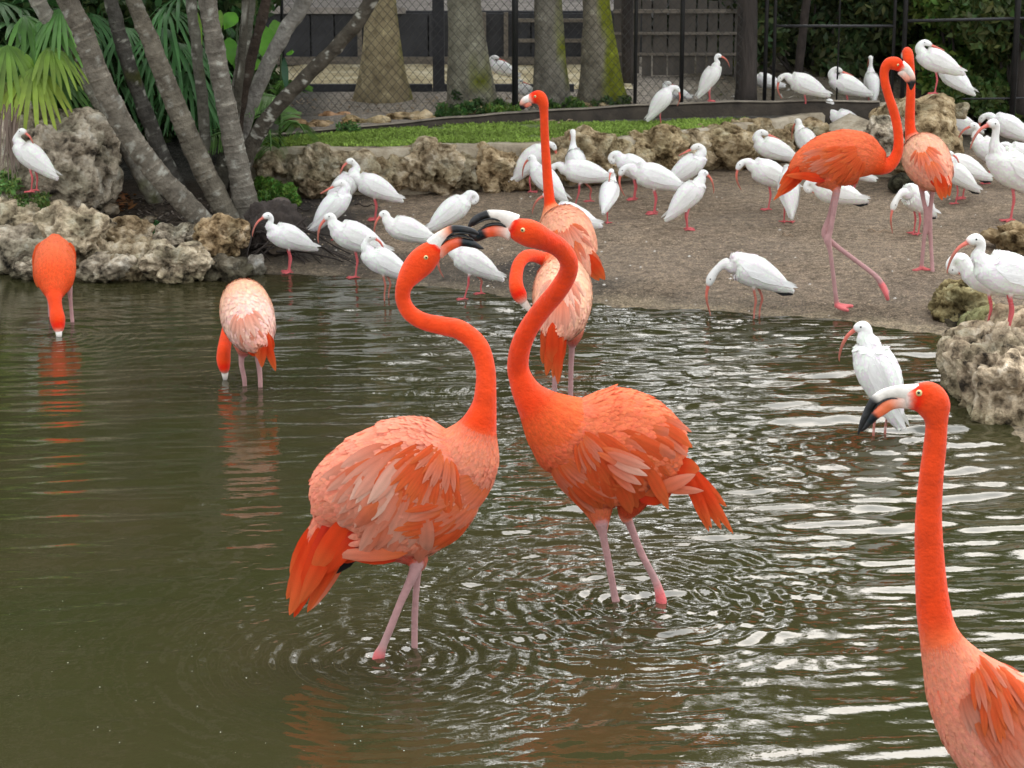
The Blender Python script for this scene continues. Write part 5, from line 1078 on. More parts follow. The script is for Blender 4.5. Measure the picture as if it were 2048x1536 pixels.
# --- big foreground bird at the right
f3 = Flamingo(5.75, (2000, 1830), 'nearest flamingo at the right edge, upright neck, facing left, cut by the frame')
f3.add([(2300, 1600, 30, SAL, .05), (2235, 1565, 95, PNK, .05, 0, .8), (2150, 1525, 140, PNK, .045, 0, .68), (2070, 1490, 150, PNK, .045, 0, .66), (1990, 1440, 116, PNK, .04, 0, .72), (1932, 1375, 84, SAL, .03, 0, .8), (1896, 1315, 54, (.83, .20, .09), .018, 0, .9), (1878, 1270, 40, (.82, .12, .035), 0), (1868, 1225, 35, VER, 0), (1861, 1150, 31, VER, 0), (1857, 1045, 27, VER, 0), (1862, 960, 24.5, VER, 0), (1869, 900, 23, VER, 0), (1873, 850, 22, VER, 0), (1872, 820, 27, VER, 0, 0, .9)])
f3.add([(1872, 838, 24, VER, 0), (1868, 812, 33, VER, 0, 0, .8), (1853, 798, 36, VER, 0, 0, .72), (1832, 796, 27, VER, 0, 0, .72), (1812, 797, 20, WHT, 0, 0, .72)])
f3.leg([(2090, 1600, 22, 0), (2080, 1700, 12, 0), (2070, 1850, 11, 0), (2068, 1900, 9, 0)]); f3.leg([(2130, 1600, 22, .08), (2135, 1700, 12, .08), (2140, 1850, 11, .08), (2140, 1900, 9, .08)])
f3.skin(3, tipcol=PALE, scale=.62)
f3.bill([(1835, 786, 19, WHT), (1818, 785, 17, WHT), (1795, 784, 13.5, WHT), (1772, 787, 11, WHT), (1757, 794, 10, WHT), (1747, 803, 9.5, BLK), (1736, 822, 8.5, BLK), (1725, 845, 6, BLK), (1716, 869, 1.5, BLK)],
        [(1822, 806, 13, WHT), (1800, 804, 13, (.80, .5, .4)), (1780, 807, 14, (.82, .22, .10)), (1764, 818, 13, (.82, .18, .07)), (1754, 826, 11.5, (.8, .16, .07)), (1748, 832, 10.5, BLK), (1737, 846, 7.5, BLK), (1727, 858, 4, BLK), (1722, 862, 2, BLK)])
bill_edge(f3, [(1806, 800), (1785, 796), (1768, 801), (1755, 810), (1744, 824)], 1.8, -.004)
f3.eye(1838, 786, 7)
C3 = (1912, 1285)
f3.wing(C3, [(250, -2, 50, 9, 150), (190, 0, 54, 11, 135), (135, 2, 58, 10, 115), (85, 5, 62, 8, 90), (45, 5, 65, 5, 70)], 26, keys=('orange', 'pink', 'pink', 'orange', 'pink'), seed=9, lift=.03)
f3.wing((1900, 1310), [(60, 50, 82, 4, 80), (110, 46, 72, 6, 84), (165, 45, 66, 7, 88), (220, 43, 61, 7, 90)], -6, keys=('pale', 'pink', 'pale'), seed=10, lift=.02, name='breast_plumes', wf=.26)
f3.wing(C3, [(190, 0, 50, 8, 130), (110, 0, 50, 7, 100)], 14, side=1, keys=('pink', 'pale'), seed=11, lift=.06)

# --- walking bird on the bank
OR4 = (.84, .165, .07)
f4 = Flamingo(P(1680, 614, .04).y, (1673, 612), 'walking orange flamingo on the sand, one leg swung forward, neck curved', water=False, vox=.005)
f4.add([(1583, 338, 8, VER, .025), (1612, 325, 30, OR4, .035, 0, .8), (1650, 317, 48, OR4, .035, 0, .7), (1690, 315, 56, OR4, .03, 0, .66), (1722, 313, 48, OR4, .025, 0, .7), (1748, 322, 32, VER, .012, 0, .8), (1768, 331, 19, VER, 0), (1783, 325, 13.5, VER, 0), (1795, 304, 11, VER, 0), (1797, 275, 9.8, VER, 0), (1793, 245, 9.5, VER, 0), (1786, 218, 9.5, VER, 0), (1776, 188, 9, VER, 0), (1769, 160, 9, VER, 0), (1769, 140, 9.5, VER, 0), (1777, 127, 11, VER, 0), (1790, 127, 13.5, VER, 0, 0, .8), (1800, 133, 11, VER, 0, 0, .75), (1806, 138, 8, WHT, 0)])
f4.add([(1660, 355, 30, SAL, .02), (1670, 372, 14, SAL, .01), (1673, 384, 7, LEG, 0)], .9)
f4.leg([(1674, 378, 8, -.02), (1668, 420, 5.5, -.03), (1660, 465, 5.5, -.03), (1655, 479, 8, -.03), (1660, 500, 5, -.03), (1667, 555, 4.5, -.02), (1673, 604, 5, -.02), (1675, 611, 5.5, -.02)])
f4.leg([(1674, 378, 8, .03), (1660, 430, 5.5, .03), (1650, 468, 8, .02), (1668, 488, 5.5, .0), (1710, 520, 5, -.02), (1750, 551, 5.5, -.04), (1764, 570, 7, -.04), (1776, 588, 5, -.04)])
f4.add([(1673, 610, 5.5, JNT, 0, -.02), (1690, 612, 4.5, JNT, 0, -.03), (1706, 612, 3.5, JNT, 0, -.04)], 1.4); f4.add([(1673, 611, 5.5, JNT, 0, -.02), (1684, 617, 4.5, JNT, 0, -.06), (1696, 621, 3.5, JNT, 0, -.1)], 1.2); f4.add([(1680, 614, 4, JNT, 0, -.03), (1692, 616, 4, JNT, 0, -.06)], 2.6)
f4.add([(1764, 570, 6, JNT, 0, -.04), (1772, 588, 5, JNT, 0, -.07), (1776, 600, 3.5, JNT, 0, -.07)], 1.6)
f4.skin(4, tipcol=ORG, scale=.75, it=3)
f4.bill([(1802, 130, 10, WHT), (1812, 137, 8.5, WHT), (1820, 146, 7, WHT), (1825, 155, 5.5, (.78, .45, .35)), (1826, 163, 5, BLK), (1824, 173, 3.5, BLK), (1822, 180, 1.2, BLK)], [(1801, 142, 8, WHT), (1809, 150, 7.5, (.8, .45, .35)), (1815, 158, 6.5, (.8, .3, .2)), (1819, 164, 5, BLK), (1821, 172, 3.5, BLK), (1821, 179, 1.5, BLK)])
f4.eye(1796, 130, 2.6)
f4.wing((1738, 290), [(110, 158, 176, 5, 55), (85, 140, 180, 8, 50), (58, 115, 184, 8, 44), (30, 110, 190, 6, 36)], -14, keys=('orange', 'pink', 'orange', 'orange'), seed=12, lift=.02, nofree=True)
f4.wing((1738, 290), [(88, 135, 180, 6, 50), (50, 120, 180, 6, 44)], -10, side=1, keys=('orange', 'pink'), seed=13, lift=.02, nofree=True)
f4.feathers([((1602, 330, -.04), (1556, 385, -.03), 16, 'tail'), ((1600, 335, -.02), (1548, 402, -.02), 14, 'tail'), ((1605, 340, .0), (1552, 398, .0), 14, 'red'), ((1612, 345, .02), (1562, 392, .02), 14, 'tail'), ((1598, 322, .03), (1560, 370, .03), 16, 'tail'), ((1640, 352, -.07), (1572, 352, -.05), 16, 'tail'), ((1650, 362, -.07), (1590, 350, -.06), 14, 'red')])

# --- rear upright bird seen from behind
f5 = Flamingo(P(1853, 550, .06).y, (1853, 550), 'upright flamingo seen from behind at the right, pale back, tail drooping right', water=False, vox=.005)
f5.add([(1888, 372, 14, VER, .03, -.20), (1874, 352, 34, PNK, .04, -.13), (1860, 332, 44, PNK, .04, -.03), (1849, 312, 46, CREAM, .035, .06), (1838, 294, 36, PNK, .025, .14), (1828, 280, 20, VER, .01, .18), (1822, 266, 12.5, VER, 0, .2), (1820, 250, 10.5, VER, 0, .2), (1820, 225, 10, VER, 0, .19), (1821, 195, 9.5, VER, 0, .18), (1822, 160, 8.5, VER, 0, .18), (1821, 138, 8.5, VER, 0, .18), (1817, 118, 11, VER, 0, .19, 1), (1815, 105, 10.5, VER, 0, .21), (1812, 100, 6, VER, 0, .25)], 1.0, lat=(1, 0, 0))
f5.add([(1852, 360, 22, (.75, .10, .05), .02, -.02), (1850, 378, 9, LEG, 0, 0)])
f5.leg([(1841, 368, 6, 0), (1848, 405, 4.5, 0), (1853, 432, 6, .0), (1848, 480, 4.2, 0), (1843, 534, 4.5, 0)]); f5.leg([(1866, 372, 6, 0), (1862, 410, 4.5, 0), (1859, 438, 6, 0), (1862, 490, 4.2, 0), (1866, 554, 4.5, -.05)])
for px, py, dy in ((1843, 538, 0), (1866, 557, -.05)):
    f5.add([(px, py - 2, 4.5, JNT, 0, dy), (px - 10, py + 2, 3.8, JNT, 0, dy - .03), (px - 18, py + 3, 3, JNT, 0, dy - .03)]); f5.add([(px, py - 2, 4.5, JNT, 0, dy), (px + 10, py + 1, 3.8, JNT, 0, dy - .02), (px + 17, py + 2, 3, JNT, 0, dy - .02)])
f5.skin(5, tipcol=CREAM, scale=.7, it=3)
f5.bill([(1811, 103, 7, VER, .24), (1808, 110, 6, WHT, .28), (1807, 118, 4, BLK, .29), (1808, 124, 1.5, BLK, .29)], None)
f5.wing((1835, 282), [(78, 55, 72, 4, 50), (55, 40, 112, 7, 46), (34, 30, 125, 7, 40), (16, 20, 140, 6, 32)], 4, keys=('pink', 'pale', 'pink'), nofree=True, seed=14, lift=.02, wf=.28)
f5.feathers([((1878, 345, -.22), (1893, 396, -.22), 20, 'tail'), ((1885, 340, -.2), (1901, 392, -.2), 18, 'tail'), ((1870, 352, -.22), (1886, 400, -.22), 16, 'orange'), ((1860, 355, -.2), (1890, 375, -.21), 20, 'red'), ((1890, 345, -.18), (1903, 380, -.18), 14, 'tail')])

# --- upright bird behind the dancers
f6 = Flamingo(P(1115, 640, 0).y, (1118, 640), 'upright flamingo with a tall straight neck standing behind the dancing pair')
f6.add([(1165, 548, 18, PNK, .035, -.16), (1152, 522, 40, PNK, .04, -.10), (1140, 492, 54, (.87, .36, .22), .045, -.02), (1128, 462, 54, (.88, .38, .22), .04, .06), (1115, 440, 42, (.86, .32, .16), .03, .12), (1106, 425, 26, ORG, .012, .15), (1100, 408, 13, VER, 0, .16), (1097, 380, 10.8, VER, 0, .16), (1094, 342, 10, VER, 0, .16), (1091, 300, 9.2, VER, 0, .16), (1089, 260, 8.8, VER, 0, .16), (1088, 225, 9, VER, 0, .16), (1086, 206, 11.5, VER, 0, .16), (1078, 195, 14.5, VER, 0, .16, .8), (1067, 196, 12, VER, 0, .16, .8), (1058, 200, 9, WHT, 0, .16, .8)])
f6.add([(1140, 530, 40, PNK, .03, 0), (1125, 565, 24, SAL, .02, 0), (1120, 590, 9, LEG, 0, 0)], .9)
f6.leg([(1120, 580, 7, -.02), (1119, 640, 5, -.02), (1118, 680, 5, -.02)]); f6.leg([(1132, 575, 7, .04), (1136, 640, 5, .04), (1136, 680, 5, .04)])
f6.skin(6, tipcol=CREAM, scale=.65, it=3, down=(0, 0, -.5))
f6.bill([(1060, 196, 8, WHT, .16), (1050, 200, 7, WHT, .15), (1044, 206, 5, (.8, .4, .3), .15), (1042, 212, 3, BLK, .15), (1043, 218, 1.2, BLK, .15)], [(1060, 205, 7, (.8, .3, .2), .16), (1052, 210, 6, (.8, .22, .14), .16), (1048, 214, 4, BLK, .16), (1045, 219, 2, BLK, .16)])
f6.eye(1070, 193, 2.8, .14)
f6.wing((1118, 425), [(105, 50, 84, 5, 56), (78, 35, 112, 8, 56), (52, 25, 125, 8, 50), (28, 15, 145, 7, 42)], 3, keys=('pink', 'pale', 'pink', 'pale'), nofree=True, wf=.28, seed=15, lift=.05)
f6.feathers([((1172, 508, -.15), (1212, 558, -.14), 26, 'tail'), ((1168, 518, -.15), (1200, 560, -.14), 22, 'orange'), ((1175, 500, -.13), (1205, 540, -.12), 22, 'pink')])

# --- preening bird in the water behind the dancers
f7 = Flamingo(P(1125, 795, 0).y, (1125, 795), 'preening flamingo with its neck looped, half hidden behind the right dancer neck')
f7.add([(1108, 668, 22, SAL, .035, -.24), (1118, 640, 48, PALE, .045, -.15), (1124, 605, 58, CREAM, .045, -.03), (1124, 568, 56, CREAM, .04, .08), (1115, 538, 40, ORG, .03, .16), (1100, 522, 20, VER, 0, .2), (1086, 518, 14, VER, 0, .2), (1070, 512, 13, VER, 0, .16), (1052, 513, 13, VER, 0, .1), (1038, 528, 13, VER, 0, .05), (1032, 552, 13.5, VER, 0, .0), (1033, 575, 15, VER, 0, -.04), (1040, 592, 15, VER, 0, -.05, .8), (1046, 604, 10, WHT, 0, -.05, .8)])
f7.add([(1140, 650, 34, PNK, .03, .0), (1145, 672, 20, RED, .015, .0), (1144, 692, 8, LEG, 0, 0)])
f7.leg([(1144, 690, 6.5, 0), (1142, 740, 5.5, 0), (1141, 786, 5.5, 0), (1141, 840, 4.5, 0)]); f7.leg([(1112, 690, 6.5, -.05), (1110, 750, 5.5, -.05), (1108, 795, 5.5, -.05), (1108, 850, 4.5, -.05)])
f7.skin(7, tipcol=CREAM, scale=.62, it=3)
f7.bill([(1044, 600, 9, WHT, -.05), (1052, 611, 7.5, WHT, -.05), (1060, 620, 5, WHT, -.05), (1066, 629, 2, BLK, -.05)], None)
f7.wing((1118, 530), [(110, 55, 105, 6, 60), (82, 40, 125, 9, 60), (54, 30, 140, 9, 54), (28, 20, 150, 7, 44)], 2, keys=('pale', 'white', 'pale', 'white'), nofree=True, wf=.28, seed=16, lift=.04)
f7.feathers([((1108, 650, -.26), (1095, 752, -.25), 24, 'tail'), ((1115, 655, -.26), (1118, 768, -.25), 22, 'tail'), ((1098, 650, -.24), (1088, 728, -.22), 24, 'orange'), ((1122, 650, -.25), (1108, 756, -.25), 22, 'orange'), ((1105, 645, -.27), (1104, 735, -.26), 26, 'tail'), ((1095, 645, -.22), (1090, 700, -.2), 24, 'orange'), ((1125, 650, -.22), (1122, 735, -.22), 20, 'tail')])

# --- far left bird facing the camera with its head in the water
f8 = Flamingo(P(118, 672, 0).y + .32, (118, 660), 'flamingo at far left facing the camera with its bill dipped in the water')
f8.add([(110, 478, 14, (.8, .14, .06), .02, .22), (110, 505, 36, (.8, .16, .08), .03, .14), (110, 535, 41, (.8, .14, .06), .03, .0), (110, 560, 36, VER, .02, -.10), (109, 580, 24, VER, .01, -.17), (109, 597, 15, VER, 0, -.22), (112, 618, 13.5, VER, 0, -.26), (115, 638, 15.5, VER, 0, -.29), (117, 655, 12, VER, 0, -.31), (117, 665, 7, WHT, 0, -.32)], 1.0, lat=(1, 0, 0))
f8.leg([(138, 560, 8, .05), (141, 600, 4.5, .03), (145, 648, 4.5, .0), (146, 664, 6, 0), (146, 700, 4, 0)]); f8.leg([(98, 565, 8, .1), (99, 600, 4.5, .1), (101, 650, 4.5, .1), (101, 690, 4, .1)])
f8.skin(8, tipcol=ORG, scale=.7, it=3)
f8.bill([(117, 660, 7, WHT, -.32), (118, 670, 6, WHT, -.33), (118, 682, 4, BLK, -.33)], None)
for sd_, xx in ((1, 140), (-1, 80)): f8.feathers([((xx, 505, .05), (xx + sd_ * 2, 575, .02), 26, 'orange'), ((xx - sd_ * 6, 500, .0), (xx, 560, -.04), 26, 'pink'), ((xx, 485, .1), (xx + sd_ * 6, 550, .1), 24, 'orange')], 'wing')

# --- bird seen from behind, head down
f9 = Flamingo(P(500, 770, 0).y, (500, 770), 'pale-backed flamingo seen from behind with its head down in the water at the left')
f9.add([(518, 690, 20, SAL, .035, -.24), (508, 668, 42, (.88,.55,.5), .045, -.17), (497, 640, 52, (.9,.62,.54), .045, -.06), (491, 615, 51, CREAM, .04, .06), (487, 596, 42, CREAM, .03, .15), (483, 590, 24, SAL, .015, .22), (474, 606, 16, VER, 0, .27), (462, 640, 14, VER, 0, .26), (453, 672, 13, VER, 0, .2), (448, 700, 14, VER, 0, .12), (447, 720, 14.5, VER, 0, .1), (449, 738, 11, VER, 0, .09), (450, 745, 7, WHT, 0, .09)], 1.0, lat=(1, 0, 0))
f9.add([(490, 665, 34, PNK, .03, 0), (488, 690, 22, RED, .015, 0), (486, 712, 8, LEG, 0, 0)])
f9.leg([(484, 705, 7, 0), (483, 730, 5.5, 0), (489, 762, 5, 0), (490, 810, 4, 0)]); f9.leg([(513, 700, 7, .0), (519, 740, 5.5, -.02), (521, 776, 5, -.03), (521, 820, 4, -.03)])
f9.skin(9, tipcol=CREAM, scale=.62, it=3)
f9.bill([(449, 740, 8, WHT, .09), (450, 752, 6, WHT, .09), (450, 764, 3, BLK, .09)], None)
f9.wing((490, 585), [(78, 60, 115, 6, 46), (52, 45, 135, 8, 46), (28, 25, 155, 7, 40)], 0, keys=('white', 'pale', 'white'), nofree=True, wf=.28, seed=17, lift=.03)
f9.feathers([((522, 665, -.25), (526, 735, -.24), 22, 'tail'), ((528, 665, -.24), (553, 742, -.22), 18, 'tail'), ((515, 665, -.25), (520, 720, -.25), 22, 'orange'), ((530, 660, -.23), (540, 715, -.22), 22, 'orange'), ((500, 680, -.22), (512, 712, -.22), 26, 'red'), ((535, 668, -.22), (548, 700, -.2), 16, 'tail')])

# ---------------------------------------------------------------- white ibises
IW = (.85, .845, .82); IG = (.80, .79, .75); IL = (.62, .13, .14); IL2 = (.50, .16, .12); FACE = (.74, .16, .12)
NECK = {
 's': ([(.098, .262, .033, IW), (.112, .285, .022, IW), (.104, .308, .0165, IW), (.106, .328, .0175, IW), (.122, .340, .0205, IW), (.140, .336, .017, IW), (.152, .329, .011, FACE)], [(.150, .330, .0085), (.180, .312, .0065), (.203, .280, .0055), (.215, .245, .0035), (.217, .225, .0015)]),
 'low': ([(.098, .258, .036, IW), (.112, .280, .027, IW), (.114, .300, .021, IW), (.126, .310, .0205, IW), (.142, .303, .017, IW), (.151, .294, .011, FACE)], [(.149, .296, .0085), (.171, .268, .0065), (.183, .232, .0055), (.186, .195, .0035), (.183, .176, .0015)]),
 'up': ([(.098, .268, .033, IW), (.112, .298, .021, IW), (.112, .332, .0155, IW), (.112, .362, .0165, IW), (.124, .380, .0200, IW), (.141, .379, .017, IW), (.153, .373, .011, FACE)], [(.151, .374, .0085), (.180, .360, .0065), (.205, .330, .0055), (.218, .295, .0035), (.221, .278, .0015)]),
 'down': ([(.105, .250, .034, IW), (.132, .268, .023, IW), (.156, .268, .018, IW), (.174, .254, .020, IW), (.184, .236, .016, IW), (.188, .223, .010, FACE)], [(.187, .225, .0085), (.192, .193, .0065), (.186, .158, .0055), (.170, .124, .0035), (.160, .110, .0015)]),
 'feed': ([(.105, .235, .034, IW), (.138, .240, .023, IW), (.165, .222, .018, IW), (.186, .196, .0185, IW), (.198, .172, .0205, IW), (.205, .152, .016, IW), (.209, .140, .010, FACE)], [(.208, .143, .0085), (.215, .105, .0065), (.212, .065, .0055), (.200, .025, .0035), (.194, .0, .0015)]),
 'tuck': ([(.095, .262, .036, IW), (.108, .290, .028, IW), (.100, .312, .0225, IW), (.078, .322, .0205, IW), (.052, .315, .017, IW), (.036, .304, .010, (.5, .4, .36))], [(.040, .306, .0085), (.0, .292, .006), (-.045, .272, .004)]),
 'preen': ([(.100, .255, .035, IW), (.125, .278, .024, IW), (.150, .274, .018, IW), (.160, .252, .0185, IW), (.148, .234, .0195, IW), (.134, .228, .014, IW), (.124, .226, .009, FACE)], [(.127, .227, .0085), (.100, .214, .0065), (.070, .212, .005), (.045, .220, .003)]),
 'back': ([(.098, .266, .033, IW), (.110, .292, .023, IW), (.100, .318, .0175, IW), (.082, .336, .0200, IW), (.064, .334, .017, IW), (.054, .327, .010, FACE)], [(.056, .328, .008), (.030, .310, .0065), (.012, .280, .0045), (.006, .262, .002)]),
}
LEGS = {
 'stand': [[(0, .175, .020, IG), (.004, .150, .013, IG), (.004, .132, .0072, IL), (-.006, .088, .0072, IL), (.0, .045, .0052, IL), (.004, .010, .0058, IL)], [(0, .175, .020, IG), (.0, .150, .013, IG), (-.002, .132, .0072, IL), (-.014, .088, .0072, IL), (-.010, .045, .0052, IL), (-.006, .010, .0058, IL)]],
 'walk': [[(0, .175, .020, IG), (.012, .150, .013, IG), (.020, .130, .0072, IL), (.022, .088, .0072, IL), (.034, .045, .0052, IL), (.044, .010, .0058, IL)], [(0, .175, .020, IG), (-.010, .150, .013, IG), (-.020, .132, .0072, IL2), (-.050, .098, .0072, IL2), (-.045, .060, .0052, IL), (-.050, .030, .0058, IL)]],
 'one': [[(0, .175, .020, IG), (.002, .150, .013, IG), (.0, .132, .0072, IL), (-.008, .088, .0072, IL), (-.002, .045, .0052, IL), (.002, .010, .0058, IL)]],
 'none': [],
 'wade': [[(0, .175, .020, IG), (.004, .150, .013, IG), (.004, .130, .007, IL2), (-.006, .08, .0065, IL2), (.0, .03, .005, IL2), (.0, -.08, .005, IL2)], [(0, .175, .020, IG), (.0, .150, .013, IG), (-.02, .130, .007, IL2), (-.04, .08, .0065, IL2), (-.03, .03, .005, IL2), (-.03, -.08, .005, IL2)]],
}
IB = {}
def ibis_parts(neck, legs, tilt, black):
    key = (neck, legs, tilt, black)
    if key in IB: return IB[key]
    ct, st_ = math.cos(math.radians(tilt)), math.sin(math.radians(tilt))
    def T_(x, z): x0, z0 = x, z - .20; return (x0 * ct - z0 * st_, z0 * ct + x0 * st_ + .20)
    def rws(sp, y=0, rot=True, lf=1.0, fl=0):
        out = []
        for q in sp:
            x, z = T_(q[0], q[1]) if rot else (q[0], q[1]); out.append((x, q[4] if len(q) > 4 else y, z, q[2], q[2] * lf, *q[3], fl))
        return out
    body = [(-.172, .128, .010, IW), (-.125, .150, .032, IW), (-.065, .182, .053, IW), (-.005, .208, .066, IW), (.045, .226, .064, IW), (.082, .243, .050, IW)]
    nk, bl = NECK[neck]; B = rws([(q[0], q[1], q[2] * 1.08, q[3]) for q in body], lf=.90, fl=.018); ax0, az0 = nk[0][0], nk[0][1]; AX, AZ = T_(ax0, az0); c2, s2 = math.cos(math.radians(tilt * .2)), math.sin(math.radians(tilt * .2))
    def TN(x, z): x0, z0 = x - ax0, z - az0; return (AX + x0 * c2 - z0 * s2, AZ + z0 * c2 + x0 * s2)
    Nn = [(TN(q[0], q[1])[0], 0, TN(q[0], q[1])[1], q[2], q[2], *q[3], 0) for q in nk]
    for i in range(2): Nn[i] = (*Nn[i][:8], .02)
    lofts = [loft(B + Nn, (0, 1, 0), 14, 5)]; hi = 0
    for k, lg in enumerate(LEGS[legs]):
        y = (.024 if k == 0 else -.024) if legs != 'one' else .008
        lofts.append(loft([(q[0], y * (.8 if q[1] > .15 else 1), q[1] - (0), q[2], q[2], *q[3], 0) for q in lg], (0, 1, 0), 8, 4))
        e = lg[-1]
        if legs != 'wade':
            for ax, ay in ((.048, .0), (.038, .026), (.038, -.026), (-.022, 0)):
                lofts.append(loft([(e[0], y, max(.0065, e[1] - .003), .0052, .0052, *IL, 0), (e[0] + ax * .5, y + ay * .5, max(.0055, e[1] - .004), .0046, .0046, *IL, 0), (e[0] + ax, y + ay, max(.0045, e[1] - .006), .0036, .0036, *IL, 0)], (0, 1, 0), 6, 3))
    me, co, col, fl, tg = fuse('body', lofts, .0036, 2); setcol(me, np.clip(col, 0, 1)); me.materials.append(M['ibis'])
    pl = plumage('plumage', me, co, col, fl, tg, 5, scale=.8, tiltv=.02, var=.015, width=.26); pl.materials.clear(); pl.materials.append(M['ibis_wing'])
    # bill
    br = [(TN(x, z)[0], 0, TN(x, z)[1], r, r * .85, *((.70, .17, .12) if i < 2 else (.42, .13, .09)), 0) for i, (x, z, r) in enumerate(bl)]
    v, f, S, TT = loft(br, (0, 1, 0), 8, 5); cols = np.concatenate([np.repeat(S[:, 5:8], 8, 0), S[[0], 5:8], S[[-1], 5:8]])
    bill = mesh_np('bill', np.array([tuple(a) for a in v]), f, [M['bill']], True, cols)
    # folded wings: a shell of long overlapping feathers
    wings = []
    bv = BVHTree.FromPolygons([tuple(q.co) for q in me.vertices], [tuple(p.vertices) for p in me.polygons])
    for sd_ in (-1, 1):
        mb = MB(); rr_ = random.Random(3)
        for row, (xs_, L_, wd) in enumerate((((.055, .043, .030, .017, .004, -.010, -.025), .125, .0105), ((.06, .049, .037, .025, .012, .0), .085, .0100), ((.065, .055, .045, .035), .055, .0095))):
            for i, x in enumerate(xs_):
                z = .262 - .012 * i - .006 * row; a = T_(x, z); e = T_(x - L_ * (1.0 + .06 * i), z - L_ * (.42 - .02 * i) - .004); pts = []
                for t_ in (0, .3, .6, .85, 1):
                    X_, Z_ = a[0] + (e[0] - a[0]) * t_, a[1] + (e[1] - a[1]) * t_; h = bv.ray_cast(Vector((X_, sd_ * .3, Z_)), Vector((0, -sd_, 0)))
                    y_ = h[0].y if h[0] else (pts[-1].y * .8 if pts else sd_ * .03); pts.append(Vector((X_, y_ + sd_ * (.0014 + .0006 * t_ + .0005 * row), Z_)))
                b1 = rr_.uniform(.93, 1.04); mb.strip(pts, [wd * .4, wd, wd, wd * .7, wd * .1], Vector((0, sd_, .25)), tuple(c * b1 for c in IW), tuple(c * b1 * .98 for c in IW), .10)
        wings.append(mb.mesh('wing', M['ibis_wing']))
    tipm = None
    if black:
        mb = MB()
        for y in (-.012, .0, .012):
            a, e = T_(-.09, .132), T_(-.178, .112); mb.strip([Vector((a[0], y, a[1])), Vector(((a[0] + e[0]) / 2, y, (a[1] + e[1]) / 2 - .004)), Vector((e[0], y * .5, e[1]))], [.008, .014, .003], Vector((0, 1, .3)), BLK, BLK, .2)
        tipm = mb.mesh('wing_tip', M['plume'])
    v, f = ICO[2]; hx = [q for q in nk][-3 if neck != 'tuck' else -3]; h = TN(hx[0], hx[1])
    em = mesh_np('eye', v * .0034, f, [M['pupil']])
    IB[key] = (me, pl, bill, wings, tipm, em, (h[0] + .004, hx[2] * .9, h[1] + .003)); return IB[key]
def ibis(px, py, yaw, neck, legs, label, tilt=0, black=False, scale=1.0, z=None, Y=None):
    if z is not None: p = P(px, py, z)
    elif Y is not None: p = Q(px, py, Y)
    else: p = G(px, py)
    me, pl, bill, wings, tipm, em, ep = ibis_parts(neck, legs, tilt, black); root = empty('ibis', p, label, 'ibis', 'white ibises')
    root.rotation_euler.z = math.radians(yaw); root.scale = (scale,) * 3
    obj('body', me, root); tag(obj('plumage', pl, root), kind='stuff'); obj('bill', bill, root)
    for w_ in wings: obj('wing', w_, root)
    if tipm: obj('wing_tip', tipm, root)
    for s_ in (1, -1): obj('eye', em, root, (ep[0], s_ * ep[1], ep[2]))
    return root
